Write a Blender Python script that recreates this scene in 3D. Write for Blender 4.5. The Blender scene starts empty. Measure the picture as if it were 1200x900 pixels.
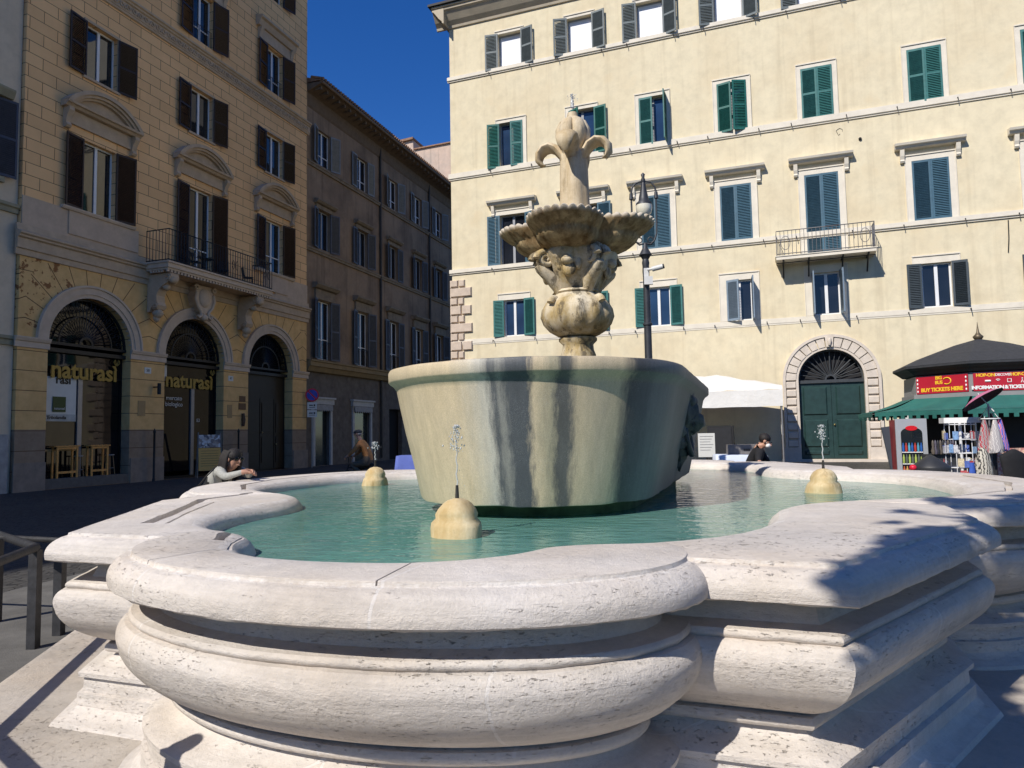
import bpy, bmesh, math, random
from mathutils import Vector, Matrix, noise
random.seed(7)
SC = bpy.context.scene
COL = SC.collection
PI = math.pi
R_ = math.radians
SUN_AZ, SUN_EL = R_(40.5), R_(42.5)          # sun stands behind the viewer's left shoulder
TO_SUN = Vector((-math.sin(SUN_AZ)*math.cos(SUN_EL), -math.cos(SUN_AZ)*math.cos(SUN_EL), math.sin(SUN_EL)))

# ------------------------------------------------------------------ camera
EYE = Vector((0, 0, 1.65))
_p, _r, FPX = R_(3.96), R_(-1.03), 830.0
CF = Vector((0, math.cos(_p), math.sin(_p)))
_X0 = Vector((1, 0, 0)); _U0 = _X0.cross(CF)
CX = _X0*math.cos(_r) + _U0*math.sin(_r)
CU = -_X0*math.sin(_r) + _U0*math.cos(_r)
cam = bpy.data.cameras.new('camera'); camo = bpy.data.objects.new('camera', cam); COL.objects.link(camo)
camo.matrix_world = Matrix(((CX.x, CU.x, -CF.x, EYE.x), (CX.y, CU.y, -CF.y, EYE.y), (CX.z, CU.z, -CF.z, EYE.z), (0, 0, 0, 1)))
cam.sensor_width = 36; cam.lens = FPX/1200*36; cam.clip_start = 0.05; cam.clip_end = 3000
SC.camera = camo
def at(px, py, depth):
    """world point seen at photograph pixel (px, py), depth metres ahead"""
    d = CF + CX*((px-600)/FPX) - CU*((py-450)/FPX)
    return EYE + d*(depth/d.y)

# ------------------------------------------------------------------ mesh builder
class MB:
    def __init__(s):
        s.v = []; s.f = []; s.mi = []; s.sm = []; s.cur = 0
    def add(s, vs, fs, smooth=False):
        o = len(s.v)
        s.v += [tuple(p) for p in vs]
        for f in fs:
            s.f.append([i+o for i in f]); s.mi.append(s.cur); s.sm.append(smooth)
        return s
    def box(s, x0, x1, y0, y1, z0, z1):
        return s.add([(x0,y0,z0),(x1,y0,z0),(x1,y1,z0),(x0,y1,z0),(x0,y0,z1),(x1,y0,z1),(x1,y1,z1),(x0,y1,z1)],
                     [(0,3,2,1),(4,5,6,7),(0,1,5,4),(1,2,6,5),(2,3,7,6),(3,0,4,7)])
    def tbox(s, M, sx, sy, sz):
        vs = [M @ Vector((x*sx/2, y*sy/2, z*sz/2)) for z in (-1,1) for x, y in ((-1,-1),(1,-1),(1,1),(-1,1))]
        return s.add(vs, [(0,3,2,1),(4,5,6,7),(0,1,5,4),(1,2,6,5),(2,3,7,6),(3,0,4,7)])
    def poly(s, pts):
        return s.add(pts, [list(range(len(pts)))])
    def extr(s, pts, vec, smooth=False):
        n = len(pts); vec = Vector(vec)
        vs = [Vector(p) for p in pts]; vs += [p+vec for p in vs]
        s.add(vs, [list(range(n))[::-1], list(range(n, 2*n))])
        s.add(vs, [(i, (i+1) % n, n+(i+1) % n, n+i) for i in range(n)], smooth)
        return s
    def rings(s, rings, close=True, cap0=False, cap1=False, smooth=True):
        n = len(rings[0]); vs = [p for r in rings for p in r]; fs = []
        for k in range(len(rings)-1):
            for i in range(n if close else n-1):
                j = (i+1) % n
                fs.append((k*n+i, k*n+j, (k+1)*n+j, (k+1)*n+i))
        s.add(vs, fs, smooth)
        if cap0: s.add(rings[0], [list(range(n))[::-1]])
        if cap1: s.add(rings[-1], [list(range(n))])
        return s
    def tube(s, path, r, n=8, cap=True, smooth=True, flat=1.0, up=None):
        path = [Vector(p) for p in path]; N = len(path)
        rr = r if isinstance(r, (list, tuple)) else [r]*N
        out = []; ref = None
        for i, p in enumerate(path):
            d = (path[min(i+1, N-1)] - path[max(i-1, 0)])
            d = d.normalized() if d.length > 1e-9 else Vector((0,0,1))
            if ref is None:
                ref = Vector(up) if up else (Vector((0,0,1)) if abs(d.z) < .9 else Vector((1,0,0)))
            a = (ref - d*ref.dot(d))
            a = a.normalized() if a.length > 1e-6 else d.orthogonal().normalized()
            ref = a; b = d.cross(a)
            out.append([p + (a*math.cos(2*PI*k/n)*flat + b*math.sin(2*PI*k/n))*rr[i] for k in range(n)])
        return s.rings(out, True, cap, cap, smooth)
    def lathe(s, prof, n=24, c=(0,0,0), mod=None, smooth=True, cap=True, sx=1, sy=1):
        out = []
        for r, z in prof:
            ring = []
            for k in range(n):
                t = 2*PI*k/n; q = r*(mod(t, z) if mod else 1)
                ring.append((c[0]+q*math.cos(t)*sx, c[1]+q*math.sin(t)*sy, c[2]+z))
            out.append(ring)
        return s.rings(out, True, cap, cap, smooth)
    def ball(s, c, r, nu=14, nv=9, M=None, disp=None):
        rx, ry, rz = r if isinstance(r, (tuple, list)) else (r, r, r)
        out = []
        for j in range(nv+1):
            ph = -PI/2 + PI*j/nv; ph = max(-PI/2+.02, min(PI/2-.02, ph))
            ring = []
            for k in range(nu):
                t = 2*PI*k/nu
                p = Vector((math.cos(ph)*math.cos(t), math.cos(ph)*math.sin(t), math.sin(ph)))
                if disp: p *= disp(p)
                p = Vector((p.x*rx, p.y*ry, p.z*rz))
                if M: p = M @ p
                ring.append(p + Vector(c))
            out.append(ring)
        return s.rings(out, True, True, True, True)
    def obj(s, name, mat, parent=None, recalc=True, sharp=None, weld=False):
        me = bpy.data.meshes.new(name)
        me.from_pydata(s.v, [], s.f)
        for m in (mat if isinstance(mat, (list, tuple)) else [mat]): me.materials.append(m)
        me.polygons.foreach_set('use_smooth', s.sm)
        me.polygons.foreach_set('material_index', s.mi)
        if recalc:
            bm = bmesh.new(); bm.from_mesh(me)
            if weld: bmesh.ops.remove_doubles(bm, verts=bm.verts, dist=1e-5)
            bmesh.ops.recalc_face_normals(bm, faces=bm.faces); bm.to_mesh(me); bm.free()
        me.update()
        if sharp: me.set_sharp_from_angle(angle=R_(sharp))
        o = bpy.data.objects.new(name, me); COL.objects.link(o)
        if parent: o.parent = parent
        return o

def tag(o, label, cat, group=None, kind=None):
    o['label'] = label
    if cat: o['category'] = cat
    if group: o['group'] = group
    if kind: o['kind'] = kind
    return o
def thing(name, loc, label, cat, rz=0, group=None):
    o = bpy.data.objects.new(name, None); COL.objects.link(o)
    o.location = loc; o.rotation_euler = (0, 0, rz); o.empty_display_size = .2
    return tag(o, label, cat, group)
def struct(o): o['kind'] = 'structure'; return o
def copy_tree(o, parent=None):
    c = o.copy(); COL.objects.link(c)
    if parent: c.parent = parent
    for ch in list(o.children): copy_tree(ch, c)
    return c
def text(body, size, mat, name, parent, M, extrude=.004, align='CENTER', weight=0, space=1, shear=0):
    cu = bpy.data.curves.new(name, 'FONT'); cu.body = body; cu.size = size; cu.extrude = extrude
    cu.align_x = align; cu.align_y = 'CENTER'; cu.offset = weight; cu.space_character = space; cu.shear = shear
    cu.resolution_u = 3
    t = bpy.data.objects.new('tmp_text', cu); COL.objects.link(t)
    dg = bpy.context.evaluated_depsgraph_get()
    me = bpy.data.meshes.new_from_object(t.evaluated_get(dg))
    bpy.data.objects.remove(t); bpy.data.curves.remove(cu)
    me.name = name; me.materials.clear(); me.materials.append(mat)
    me.transform(M)
    o = bpy.data.objects.new(name, me); COL.objects.link(o)
    if parent: o.parent = parent
    return o
def TM(loc, rx=0, ry=0, rz=0):
    return Matrix.Translation(loc) @ Matrix.Rotation(rz, 4, 'Z') @ Matrix.Rotation(ry, 4, 'Y') @ Matrix.Rotation(rx, 4, 'X')

# ------------------------------------------------------------------ materials
class NT:
    def __init__(s, name):
        s.m = bpy.data.materials.new(name); s.m.use_nodes = True
        s.t = s.m.node_tree; s.n = s.t.nodes; s.b = s.n['Principled BSDF']; s.out = s.n['Material Output']
        s.tc = s.n.new('ShaderNodeTexCoord')
    def new(s, kind, **kw):
        n = s.n.new('ShaderNode'+kind)
        for k, v in kw.items():
            if k in n.inputs: s.set(n.inputs[k], v)
            else: setattr(n, k, v)
        return n
    def set(s, inp, v):
        if hasattr(v, 'is_output') and v.is_output: s.t.links.new(v, inp)
        elif hasattr(v, 'outputs'): s.t.links.new(v.outputs[0], inp)
        else:
            try: inp.default_value = v
            except Exception: inp.default_value = tuple(v)+(1,)
    def coord(s, scale=(1,1,1), which='Object', rot=(0,0,0)):
        mp = s.new('Mapping'); s.set(mp.inputs['Vector'], s.tc.outputs[which])
        mp.inputs['Scale'].default_value = scale; mp.inputs['Rotation'].default_value = rot
        return mp.outputs[0]
    def noise(s, scale, detail=5, rough=.6, vec=None, dist=0):
        n = s.new('TexNoise'); n.inputs['Scale'].default_value = scale; n.inputs['Detail'].default_value = detail
        n.inputs['Roughness'].default_value = rough; n.inputs['Distortion'].default_value = dist
        s.set(n.inputs['Vector'], vec if vec is not None else s.tc.outputs['Object'])
        return n.outputs['Fac']
    def ramp(s, fac, stops, interp='LINEAR'):
        r = s.new('ValToRGB'); r.color_ramp.interpolation = interp
        el = r.color_ramp.elements
        while len(el) < len(stops): el.new(.5)
        for e, (p, c) in zip(el, stops):
            e.position = p; e.color = (c, c, c, 1) if isinstance(c, (int, float)) else tuple(c)+(1,)
        s.set(r.inputs[0], fac); return r.outputs[0]
    def mix(s, fac, a, b, blend='MIX'):
        n = s.new('Mix'); n.data_type = 'RGBA'; n.blend_type = blend
        s.set(n.inputs[0], fac)
        for i, v in ((6, a), (7, b)):
            if isinstance(v, (tuple, list)): n.inputs[i].default_value = tuple(v)+((1,) if len(v) == 3 else ())
            else: s.set(n.inputs[i], v)
        return n.outputs[2]
    def math(s, op, a, b=0.0, c=None):
        n = s.new('Math'); n.operation = op; s.set(n.inputs[0], a); s.set(n.inputs[1], b)
        if c is not None: s.set(n.inputs[2], c)
        return n.outputs[0]
    def bump(s, h, strength=.3, dist=.02, normal=None):
        n = s.new('Bump'); n.inputs['Strength'].default_value = strength; n.inputs['Distance'].default_value = dist
        s.set(n.inputs['Height'], h)
        if normal is not None: s.set(n.inputs['Normal'], normal)
        return n.outputs[0]
    def fin(s, col=None, rough=None, normal=None, metal=None, spec=None):
        if col is not None: s.set(s.b.inputs['Base Color'], tuple(col)+(1,) if isinstance(col, (tuple, list)) and len(col) == 3 else col)
        if rough is not None: s.set(s.b.inputs['Roughness'], rough)
        if normal is not None: s.set(s.b.inputs['Normal'], normal)
        if metal is not None: s.set(s.b.inputs['Metallic'], metal)
        if spec is not None: s.set(s.b.inputs['Specular IOR Level'], spec)
        return s.m

def plain(name, col, rough=.7, var=.25, scale=6, bump=.15, bscale=40, metal=0, spec=.4, bdist=.01):
    t = NT(name)
    n = t.noise(scale, 6, .65)
    dark = tuple(c*(1-var) for c in col); lite = tuple(min(1, c*(1+var*.7)) for c in col)
    c = t.ramp(n, [(.3, dark), (.7, lite)])
    nb = t.noise(bscale, 4, .6) if bump else None
    return t.fin(c, rough, t.bump(nb, bump, bdist) if bump else None, metal, spec)

def travertine(name, base=(.62,.555,.475), pits=1.0, strata=9, dirt=.5, joints=()):
    t = NT(name)
    # horizontal strata and elongated pits
    st = t.noise(1.0, 9, .68, t.coord((.8, .8, strata*1.6)), .25)
    big = t.noise(.9, 6, .62); mid = t.noise(5.5, 7, .7, t.coord((1,1,2.2)))
    c = t.ramp(st, [(.30, tuple(x*.78 for x in base)), (.42, tuple(x*.9 for x in base)), (.52, base), (.72, tuple(min(1,x*1.10) for x in base))])
    c = t.mix(.6, c, t.ramp(big, [(.36, (1.02,1.02,1.03)), (.5,(1,.97,.93)), (.66, (.93,.85,.75))]), 'MULTIPLY')
    c = t.mix(.5, c, t.ramp(mid, [(.30, (.80,.80,.80)), (.52, (1,1,1)), (.72,(1.08,1.07,1.06))]), 'MULTIPLY')
    gr = t.ramp(t.noise(1.9, 7, .72), [(.48, 0.0), (.70, 1.0)])
    c = t.mix(t.math('MULTIPLY', gr, .34*dirt), c, (.34,.33,.32))
    pv = t.noise(1.0, 6, .75, t.coord((30, 30, 130)), .3)
    pm = t.ramp(pv, [(.595, 0.0), (.65, 1.0)])
    zone = t.ramp(t.noise(1.0, 4, .6, t.coord((1.1,1.1,10))), [(.47, .02), (.64, 1.0)])
    pm = t.math('MULTIPLY', pm, zone)
    c = t.mix(t.math('MULTIPLY', pm, .6*pits), c, (.24,.19,.145))
    # grime settles in patches and thin runs
    rn = t.ramp(t.noise(1.0, 5, .65, t.coord((5,5,.7))), [(.50,0.0),(.74,1.0)])
    c = t.mix(t.math('MULTIPLY', rn, .22*dirt), c, (.30,.275,.25))
    if joints:   # worn pale arris: whitish chips, plus caught light put into the colour
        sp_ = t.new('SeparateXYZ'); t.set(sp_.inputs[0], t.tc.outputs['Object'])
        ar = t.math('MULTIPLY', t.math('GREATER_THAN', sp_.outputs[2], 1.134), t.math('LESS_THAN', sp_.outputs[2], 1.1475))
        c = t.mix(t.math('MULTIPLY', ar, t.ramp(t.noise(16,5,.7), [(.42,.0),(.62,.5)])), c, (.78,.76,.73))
    fine = t.noise(110, 6, .8); grit = t.noise(34, 5, .7)
    c = t.mix(.35, c, t.ramp(grit, [(.34,(.80,.80,.80)),(.6,(1.05,1.05,1.05))]), 'MULTIPLY')
    h = t.math('ADD', t.math('MULTIPLY', fine, .30), t.math('ADD', t.math('MULTIPLY', st, .55), t.math('ADD', t.math('MULTIPLY', mid, .9), t.math('MULTIPLY', grit, .35))))
    h = t.math('SUBTRACT', h, t.math('MULTIPLY', pm, 1.1*pits))
    if joints:
        sep = t.new('SeparateXYZ'); t.set(sep.inputs[0], t.tc.outputs['Object'])
        wv = t.math('MULTIPLY', t.math('SUBTRACT', t.noise(6,3,.6), .5), .03); jm = None
        for (nx, ny, d, ya, yb, za, zb) in joints:
            q = t.math('ADD', t.math('ADD', t.math('MULTIPLY', sep.outputs[0], nx), t.math('MULTIPLY', sep.outputs[1], ny)), wv)
            m = t.math('LESS_THAN', t.math('ABSOLUTE', t.math('SUBTRACT', q, d)), .006)
            for o, lo, hi in ((sep.outputs[1], ya, yb), (sep.outputs[2], za, zb)):
                m = t.math('MULTIPLY', m, t.math('MULTIPLY', t.math('GREATER_THAN', o, lo), t.math('LESS_THAN', o, hi)))
            jm = m if jm is None else t.math('MAXIMUM', jm, m)
        c = t.mix(t.math('MULTIPLY', jm, .45), c, (.74,.71,.68)); h = t.math('SUBTRACT', h, t.math('MULTIPLY', jm, .6))
    return t.fin(c, .85, t.bump(h, .9, .014), None, .2)

def stucco(name, base, stain=(.5,.42,.28), amt=.35, joints=None, fine=1.0):
    t = NT(name)
    a = t.noise(.35, 6, .62); b = t.noise(2.2, 7, .68); g = t.noise(30, 4, .7)
    c = t.ramp(b, [(.3, tuple(x*.86 for x in base)), (.55, base), (.75, tuple(min(1,x*1.07) for x in base))])
    c = t.mix(t.math('MULTIPLY', t.ramp(a, [(.45,0.0),(.7,1.0)]), amt), c, stain)
    vs = t.noise(1.0, 5, .6, t.coord((2.6, 2.6, .12)))
    c = t.mix(t.math('MULTIPLY', t.ramp(vs, [(.52,0.0),(.75,1.0)]), amt*.8), c, tuple(x*.6 for x in stain))
    return t, c, t.math('ADD', t.math('MULTIPLY', g, .35*fine), t.math('MULTIPLY', b, .6))
# ------------------------------------------------------------------ fountain
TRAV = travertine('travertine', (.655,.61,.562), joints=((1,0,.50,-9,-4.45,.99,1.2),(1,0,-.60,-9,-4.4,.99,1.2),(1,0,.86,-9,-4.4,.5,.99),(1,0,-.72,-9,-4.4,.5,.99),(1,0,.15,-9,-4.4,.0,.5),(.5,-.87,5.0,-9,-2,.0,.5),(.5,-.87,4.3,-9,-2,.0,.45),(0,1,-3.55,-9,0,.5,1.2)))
TRAV_STEP = travertine('worn_travertine', (.50,.455,.40), .7, 6, 1.0)
FYAW = R_(18.8)
FO = Vector((.70, 7.38, 0))
fountain = thing('fountain', FO, 'pale travertine fountain with a grey granite tub and a lily topped pedestal', 'fountain', -FYAW)
FM = Matrix.Translation(FO) @ Matrix.Rotation(-FYAW, 4, 'Z')
FI = FM.inverted()

def miter(pts):
    """per-vertex outward offset vectors of a closed CCW outline"""
    n = len(pts); out = []
    for i in range(n):
        p0, p, p1 = Vector(pts[i-1]), Vector(pts[i]), Vector(pts[(i+1) % n])
        a = (p-p0).normalized(); b = (p1-p).normalized()
        na = Vector((a.y, -a.x)); nb = Vector((b.y, -b.x))
        m = na+nb; m = m/max(.2, m.dot(na)) if m.length > 1e-6 else na
        out.append(m)
    return out
def sweep(mb, pts, prof, dz=0, cap=True, smooth=True, jit=None, step=0):
    mt = miter(pts)
    rings = [[(p[0]+m.x*o, p[1]+m.y*o, z+dz+(jit(i, o, z) if jit else 0)) for i, (p, m) in enumerate(zip(pts, mt))] for o, z in prof]
    if step:      # subdivide every straight edge after the corners have been offset
        ns = [max(1, int(math.dist(a, b)/step)) for a, b in zip(pts, pts[1:]+pts[:1])]
        rings = [[tuple(Vector(a).lerp(Vector(b), k/n)) for a, b, n in zip(r, r[1:]+r[:1], ns) for k in range(n)] for r in rings]
    mb.rings(rings, True, cap, cap, smooth)
def ellipse(cx, cy, a, b, n=72):
    return [(cx+a*math.cos(2*PI*k/n), cy+b*math.sin(2*PI*k/n)) for k in range(n)]
def catmull(pts, sub=5, closed=True):
    out = []; n = len(pts)
    for i in range(n):
        p0, p1, p2, p3 = [Vector(pts[(i+k-1) % n]) for k in range(4)]
        for s in range(sub):
            t = s/sub
            out.append(.5*((2*p1)+(p2-p0)*t+(2*p0-5*p1+4*p2-p3)*t*t+(3*p1-p0-3*p2+p3)*t**3))
    return out
def bez(p, n=6):
    a, b, c = [Vector(q) for q in p]
    return [tuple(a*(1-t)**2+b*2*t*(1-t)+c*t*t) for t in [i/n for i in range(n+1)]]

# profile of the basin wall, outward offset from the top arris / height, from foot to top
PROF = [(.07,0),(.07,.13),(.055,.155),(.0,.17),(-.035,.195),(-.045,.21),(-.045,.275),(-.07,.28),(-.075,.36),(-.05,.363),(-.048,.385)]
PROF += bez([(-.085,.40),(-.19,.41),(-.215,.462)], 6)
PROF += [(-.18,.465)] + bez([(-.172,.467),(-.145,.49),(-.172,.513)], 5) + [(-.205,.516)]
PROF += bez([(-.20,.52),(.0,.60),(.05,.72)], 8) + bez([(.056,.745),(.080,.81),(.030,.845)], 7)[0:] 
PROF += [(.002,.848)] + bez([(.006,.851),(.026,.868),(.004,.884)], 6) + [(-.05,.888)]
PROF += bez([(-.10,.895),(-.135,.95),(-.12,1.002)], 4)
PROF += [(.090,1.006)] + bez([(.100,1.014),(.118,1.09),(.035,1.128)], 8) + [(.020,1.128),(.010,1.132),(.006,1.148),(.0,1.15)]
ZT = 1.15
oct_pts = [(-1.87,-4.27),(1.985,-4.31),(2.82,-2.78),(2.80,2.72),(1.96,4.30),(-1.96,4.30),(-2.85,2.72),(-2.92,-2.58)]
def fine_closed(pts, step):
    out = []
    for a, b in zip(pts, pts[1:]+pts[:1]):
        L = math.dist(a, b); k = max(1, int(L/step))
        for i in range(k): t = i/k; out.append((a[0]+(b[0]-a[0])*t, a[1]+(b[1]-a[1])*t))
    return out
def solid(name, pts, dz, prof=PROF, step=0):
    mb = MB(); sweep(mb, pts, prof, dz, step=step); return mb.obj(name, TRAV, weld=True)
def boolean(a, b, op):
    md = a.modifiers.new('b', 'BOOLEAN'); md.operation = op; md.object = b; md.solver = 'EXACT'
    dg = bpy.context.evaluated_depsgraph_get()
    me = bpy.data.meshes.new_from_object(a.evaluated_get(dg))
    a.modifiers.clear(); old = a.data; a.data = me; bpy.data.meshes.remove(old)
    bpy.data.objects.remove(b)
basin = solid('basin', oct_pts, 0, step=.07)
LB = [((.14,-4.30),(1.295,.76),.003),((0,4.30),(1.40,.76),.003),((-2.80,0),(1.25,2.0),.0025),((2.80,0),(1.25,2.0),.0025)]
for (c, ab, dz) in LB:
    boolean(basin, solid('lobe', ellipse(c[0], c[1], ab[0], ab[1], 150), dz, [(o, z+(dz if z > .6 else -dz*0)) for o, z in PROF]), 'UNION')
q = [(0,-4.62),(.3,-4.58),(.52,-4.48),(.68,-4.30),(.78,-4.10),(.95,-3.97),(1.2,-3.87),(1.45,-3.66),(1.66,-3.3),(1.76,-2.9),(1.78,-2.5),(1.86,-2.2),(2.03,-1.95),(2.3,-1.74),(2.65,-1.55),(3.0,-1.25),(3.25,-.75),(3.33,0)]
half = q + [(x,-y) for x, y in q[-2::-1]]
inner = half + [(-x, y) for x, y in half[-2:0:-1]]
inner = catmull(inner, 4)
mb = MB(); sweep(mb, inner, [(-.02,.70),(-.02,.98),(-.012,1.03),(.0,1.075),(.02,1.105),(.05,1.13),(.095,1.145),(.15,1.153),(.20,1.162)]); boolean(basin, mb.obj('cut', TRAV, weld=True), 'DIFFERENCE')
# channels where old iron cramps were cut out of the rim
def channel(path, w, depth=.05):
    mb = MB(); path = [Vector(p) for p in path]; rows = []
    for i, p in enumerate(path):
        d = (path[min(i+1, len(path)-1)]-path[max(i-1, 0)]).normalized(); n = Vector((-d.y, d.x))
        j = 1+.35*noise.noise(Vector((p.x*9, p.y*9, 1)))
        rows.append([(p.x+n.x*w*.5*j, p.y+n.y*w*.5*j, ZT-depth), (p.x-n.x*w*.5*j, p.y-n.y*w*.5*j, ZT-depth), (p.x-n.x*w*.55*j, p.y-n.y*w*.55*j, ZT+.05), (p.x+n.x*w*.55*j, p.y+n.y*w*.55*j, ZT+.05)])
    mb.rings(rows, True, True, True, False)
    boolean(basin, mb.obj('cut', TRAV, weld=True), 'DIFFERENCE')
def fl(px, py, z=ZT):
    d = CF + CX*((px-600)/FPX) - CU*((py-450)/FPX)
    P = FI @ (EYE + d*((z-EYE.z)/d.z)); return (P.x, P.y)
def dense(pts, n=8):
    out = []
    for a, b in zip(pts[:-1], pts[1:]):
        for k in range(n): t = k/n; out.append((a[0]+(b[0]-a[0])*t, a[1]+(b[1]-a[1])*t))
    return out+[pts[-1]]
channel(dense([fl(172,613),fl(205,600),fl(238,585),fl(300,577.5)]), .075)
channel(dense([fl(196,613),fl(222,600),fl(252,588)]), .02, .02)
channel(dense([fl(256,633),fl(264,625),fl(284,618)], 4), .055, .045)
channel(dense([fl(268,641),fl(273,633),fl(286,626)], 4), .022, .02)
channel(dense([(-2.95,-1.55),(-3.42,-1.0),(-3.66,-.2),(-3.62,.7),(-3.4,1.2)], 6), .055)
channel(dense([(2.95,-1.55),(3.5,-.95),(3.74,-.1),(3.62,.9)], 6), .05, .03)
# hairline joints between the blocks of the rim
def joint(a, b, w=.007, d=.012): channel([a, ((a[0]+b[0])/2, (a[1]+b[1])/2), b], w, d)
for a, b in (((.42,-4.55),(.50,-5.25)), ((-.55,-4.42),(-.72,-5.15)), ((1.9,-3.05),(2.52,-3.36)), ((2.0,-2.0),(2.9,-2.5)), ((-1.0,-3.93),(-1.5,-4.5)), ((3.3,-.5),(4.2,-.8)), ((-3.3,.3),(-4.2,.5))): joint(a, b)
# chipped edges of the rim
for v in basin.data.vertices:
    p = v.co
    if .998 < p.z < 1.014:
        q = noise.noise(Vector((p.x*9, p.y*9, 3)))+.6*noise.noise(Vector((p.x*26, p.y*26, 7)))
        v.co.z += .007*q+(.020*max(0, q-.35))
    elif 1.126 < p.z < 1.1505 and (p.x/2.9)**2+(p.y/4.4)**2 > .75: v.co.z += .0035*noise.noise(Vector((p.x*14, p.y*14, 5)))
    elif .84 < p.z < .89: v.co.z += .004*noise.noise(Vector((p.x*12, p.y*12, 9)))
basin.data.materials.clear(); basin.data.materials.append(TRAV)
basin.data.polygons.foreach_set('use_smooth', [True]*len(basin.data.polygons))
basin.data.set_sharp_from_angle(angle=R_(32))
basin.parent = fountain
# paved step around the basin
STEP = MB(); sweep(STEP, oct_pts, [(.55,-.05),(.66,-.05),(.68,.02),(.68,.10),(.66,.128),(.62,.135),(.16,.135)], 0, True, False)
st = STEP.obj('step', TRAV_STEP, weld=True)
for (c, ab, dz) in LB:
    mb = MB(); sweep(mb, ellipse(c[0], c[1], ab[0]+.25, ab[1]+.25, 48), [(.2,-.05),(.3,-.05),(.31,.10),(.29,.13),(.25,.138),(-.2,.138)], 0, True, False)
    boolean(st, mb.obj('lobe', TRAV_STEP, weld=True), 'UNION')
st.parent = fountain
st.data.materials.clear(); st.data.materials.append(TRAV_STEP)

# --- granite tub
def granite():
    t = NT('limescaled_granite')
    uv = t.new('UVMap'); sep = t.new('SeparateXYZ'); t.set(sep.inputs[0], uv.outputs[0])
    wob = t.noise(1.0, 5, .6, t.coord((2.2, 2.2, .35)))
    u = t.math('ADD', sep.outputs[0], t.math('MULTIPLY', t.math('SUBTRACT', wob, .5), .20))
    u = t.math('ADD', u, t.math('MULTIPLY', t.math('SUBTRACT', t.noise(1.0, 5, .75, t.coord((26, 26, 1.6))), .5), .16))
    f = t.math('DIVIDE', t.math('ADD', u, 2.0-.47), 4.0)
    tan = (.60,.495,.335); grn = (.54,.46,.325); dk = (.08,.088,.098); md = (.22,.23,.23); pale = (.48,.46,.40)
    S = lambda m: (m+2)/4
    c = t.ramp(f, [(0, grn), (S(-1.5), (.55,.465,.315)), (S(-.75), tan), (S(-.5), pale), (S(-.42), dk), (S(-.36), (.24,.24,.22)), (S(-.30), dk), (S(-.17), dk), (S(-.11), tan), (S(.03), (.34,.31,.22)), (S(.08), (.10,.10,.095)), (S(.14), (.12,.12,.115)), (S(.22), tan), (S(.42), grn), (S(.56), (.55,.465,.315)), (S(.68), (.085,.085,.085)), (S(.80), (.10,.105,.11)), (S(.95), (.14,.148,.15)), (S(1.5), (.155,.165,.162)), (1, (.12,.125,.12))])
    fine = t.noise(1.0, 6, .7, t.coord((18, 18, .8)))
    c = t.mix(.5, c, t.ramp(fine, [(.3,(.62,.62,.62)),(.7,(1.14,1.12,1.08))]), 'MULTIPLY')
    sp = t.new('TexVoronoi'); sp.inputs['Scale'].default_value = 210; t.set(sp.inputs['Vector'], t.tc.outputs['Object'])
    spk = t.ramp(sp.outputs['Distance'], [(.12, 1.0), (.34, 0.0)])
    patch = t.ramp(t.noise(5, 5, .65), [(.42,0.0),(.66,1.0)])
    c = t.mix(t.math('MULTIPLY', t.math('MULTIPLY', spk, patch), .6), c, (.50,.51,.51))
    gsp = t.ramp(t.noise(170, 3, .8), [(.42,(.70,.70,.70)),(.58,(1.1,1.1,1.1))]); c = t.mix(.6, c, gsp, 'MULTIPLY')
    return t.fin(c, .55, t.bump(t.math('ADD', fine, t.noise(60,4,.7)), .18, .006), None, .4)
GRAN = granite()
def stadium(s, r, n=40):
    pts = [(r*math.cos(-PI+PI*k/n), -s+r*math.sin(-PI+PI*k/n)) for k in range(n+1)]
    pts += [(r*math.cos(PI*k/n), s+r*math.sin(PI*k/n)) for k in range(n+1)]
    return pts
TS, TR = 1.56, 1.215
tp = stadium(TS, TR)
# subdivide the straight flanks
tp = fine_closed(tp, .1)
tprof = [(-.42,1.145),(-.285,1.130),(-.266,1.136),(-.258,1.16),(-.2,1.42),(-.14,1.66),(-.095,1.87),(-.072,1.985),(-.068,2.0),(-.045,2.035),(-.012,2.058),(-.004,2.07),(-.002,2.135),(-.012,2.155),(-.03,2.16),(-.16,2.16),(-.19,2.14),(-.26,1.9),(-.4,1.45),(-.5,1.42)]
def tubjit(i, o, z):
    if z < 1.15: return .028*max(0, noise.noise(Vector((i*.23, 2, 0))))+.01*noise.noise(Vector((i*.9, 5, 0)))
    return .004*noise.noise(Vector((i*.3, z*4, 0)))
mb = MB(); sweep(mb, tp, tprof, 0, True, True, tubjit)
tub = mb.obj('tub', GRAN, fountain, sharp=40)
uvl = tub.data.uv_layers.new(name='UVMap')
# arc length measured from the middle of the near rounded end
near = min(range(len(tp)), key=lambda i: tp[i][1]+abs(tp[i][0])*.01)
arc = [0]*len(tp); s_ = 0
for k in range(1, len(tp)):
    i = (near+k) % len(tp); j = (near+k-1) % len(tp); s_ += math.dist(tp[i], tp[j]); arc[i] = s_
per = s_+math.dist(tp[near], tp[near-1]); arc = [a if a < per/2 else a-per for a in arc]
nt_ = len(tp)
for pol in tub.data.polygons:
    for li in pol.loop_indices:
        vi = tub.data.loops[li].vertex_index
        uvl.data[li].uv = (arc[vi % nt_], tub.data.vertices[vi].co.z)
mb = MB(); sweep(mb, stadium(TS-.1, .80, 24), [(0,.72),(0,1.10),(.06,1.12),(.06,1.146)])
mb.obj('tub_plinth', plain('algae_stone', (.10,.15,.08), .6, .5, 8, .4, 30), fountain)
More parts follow.
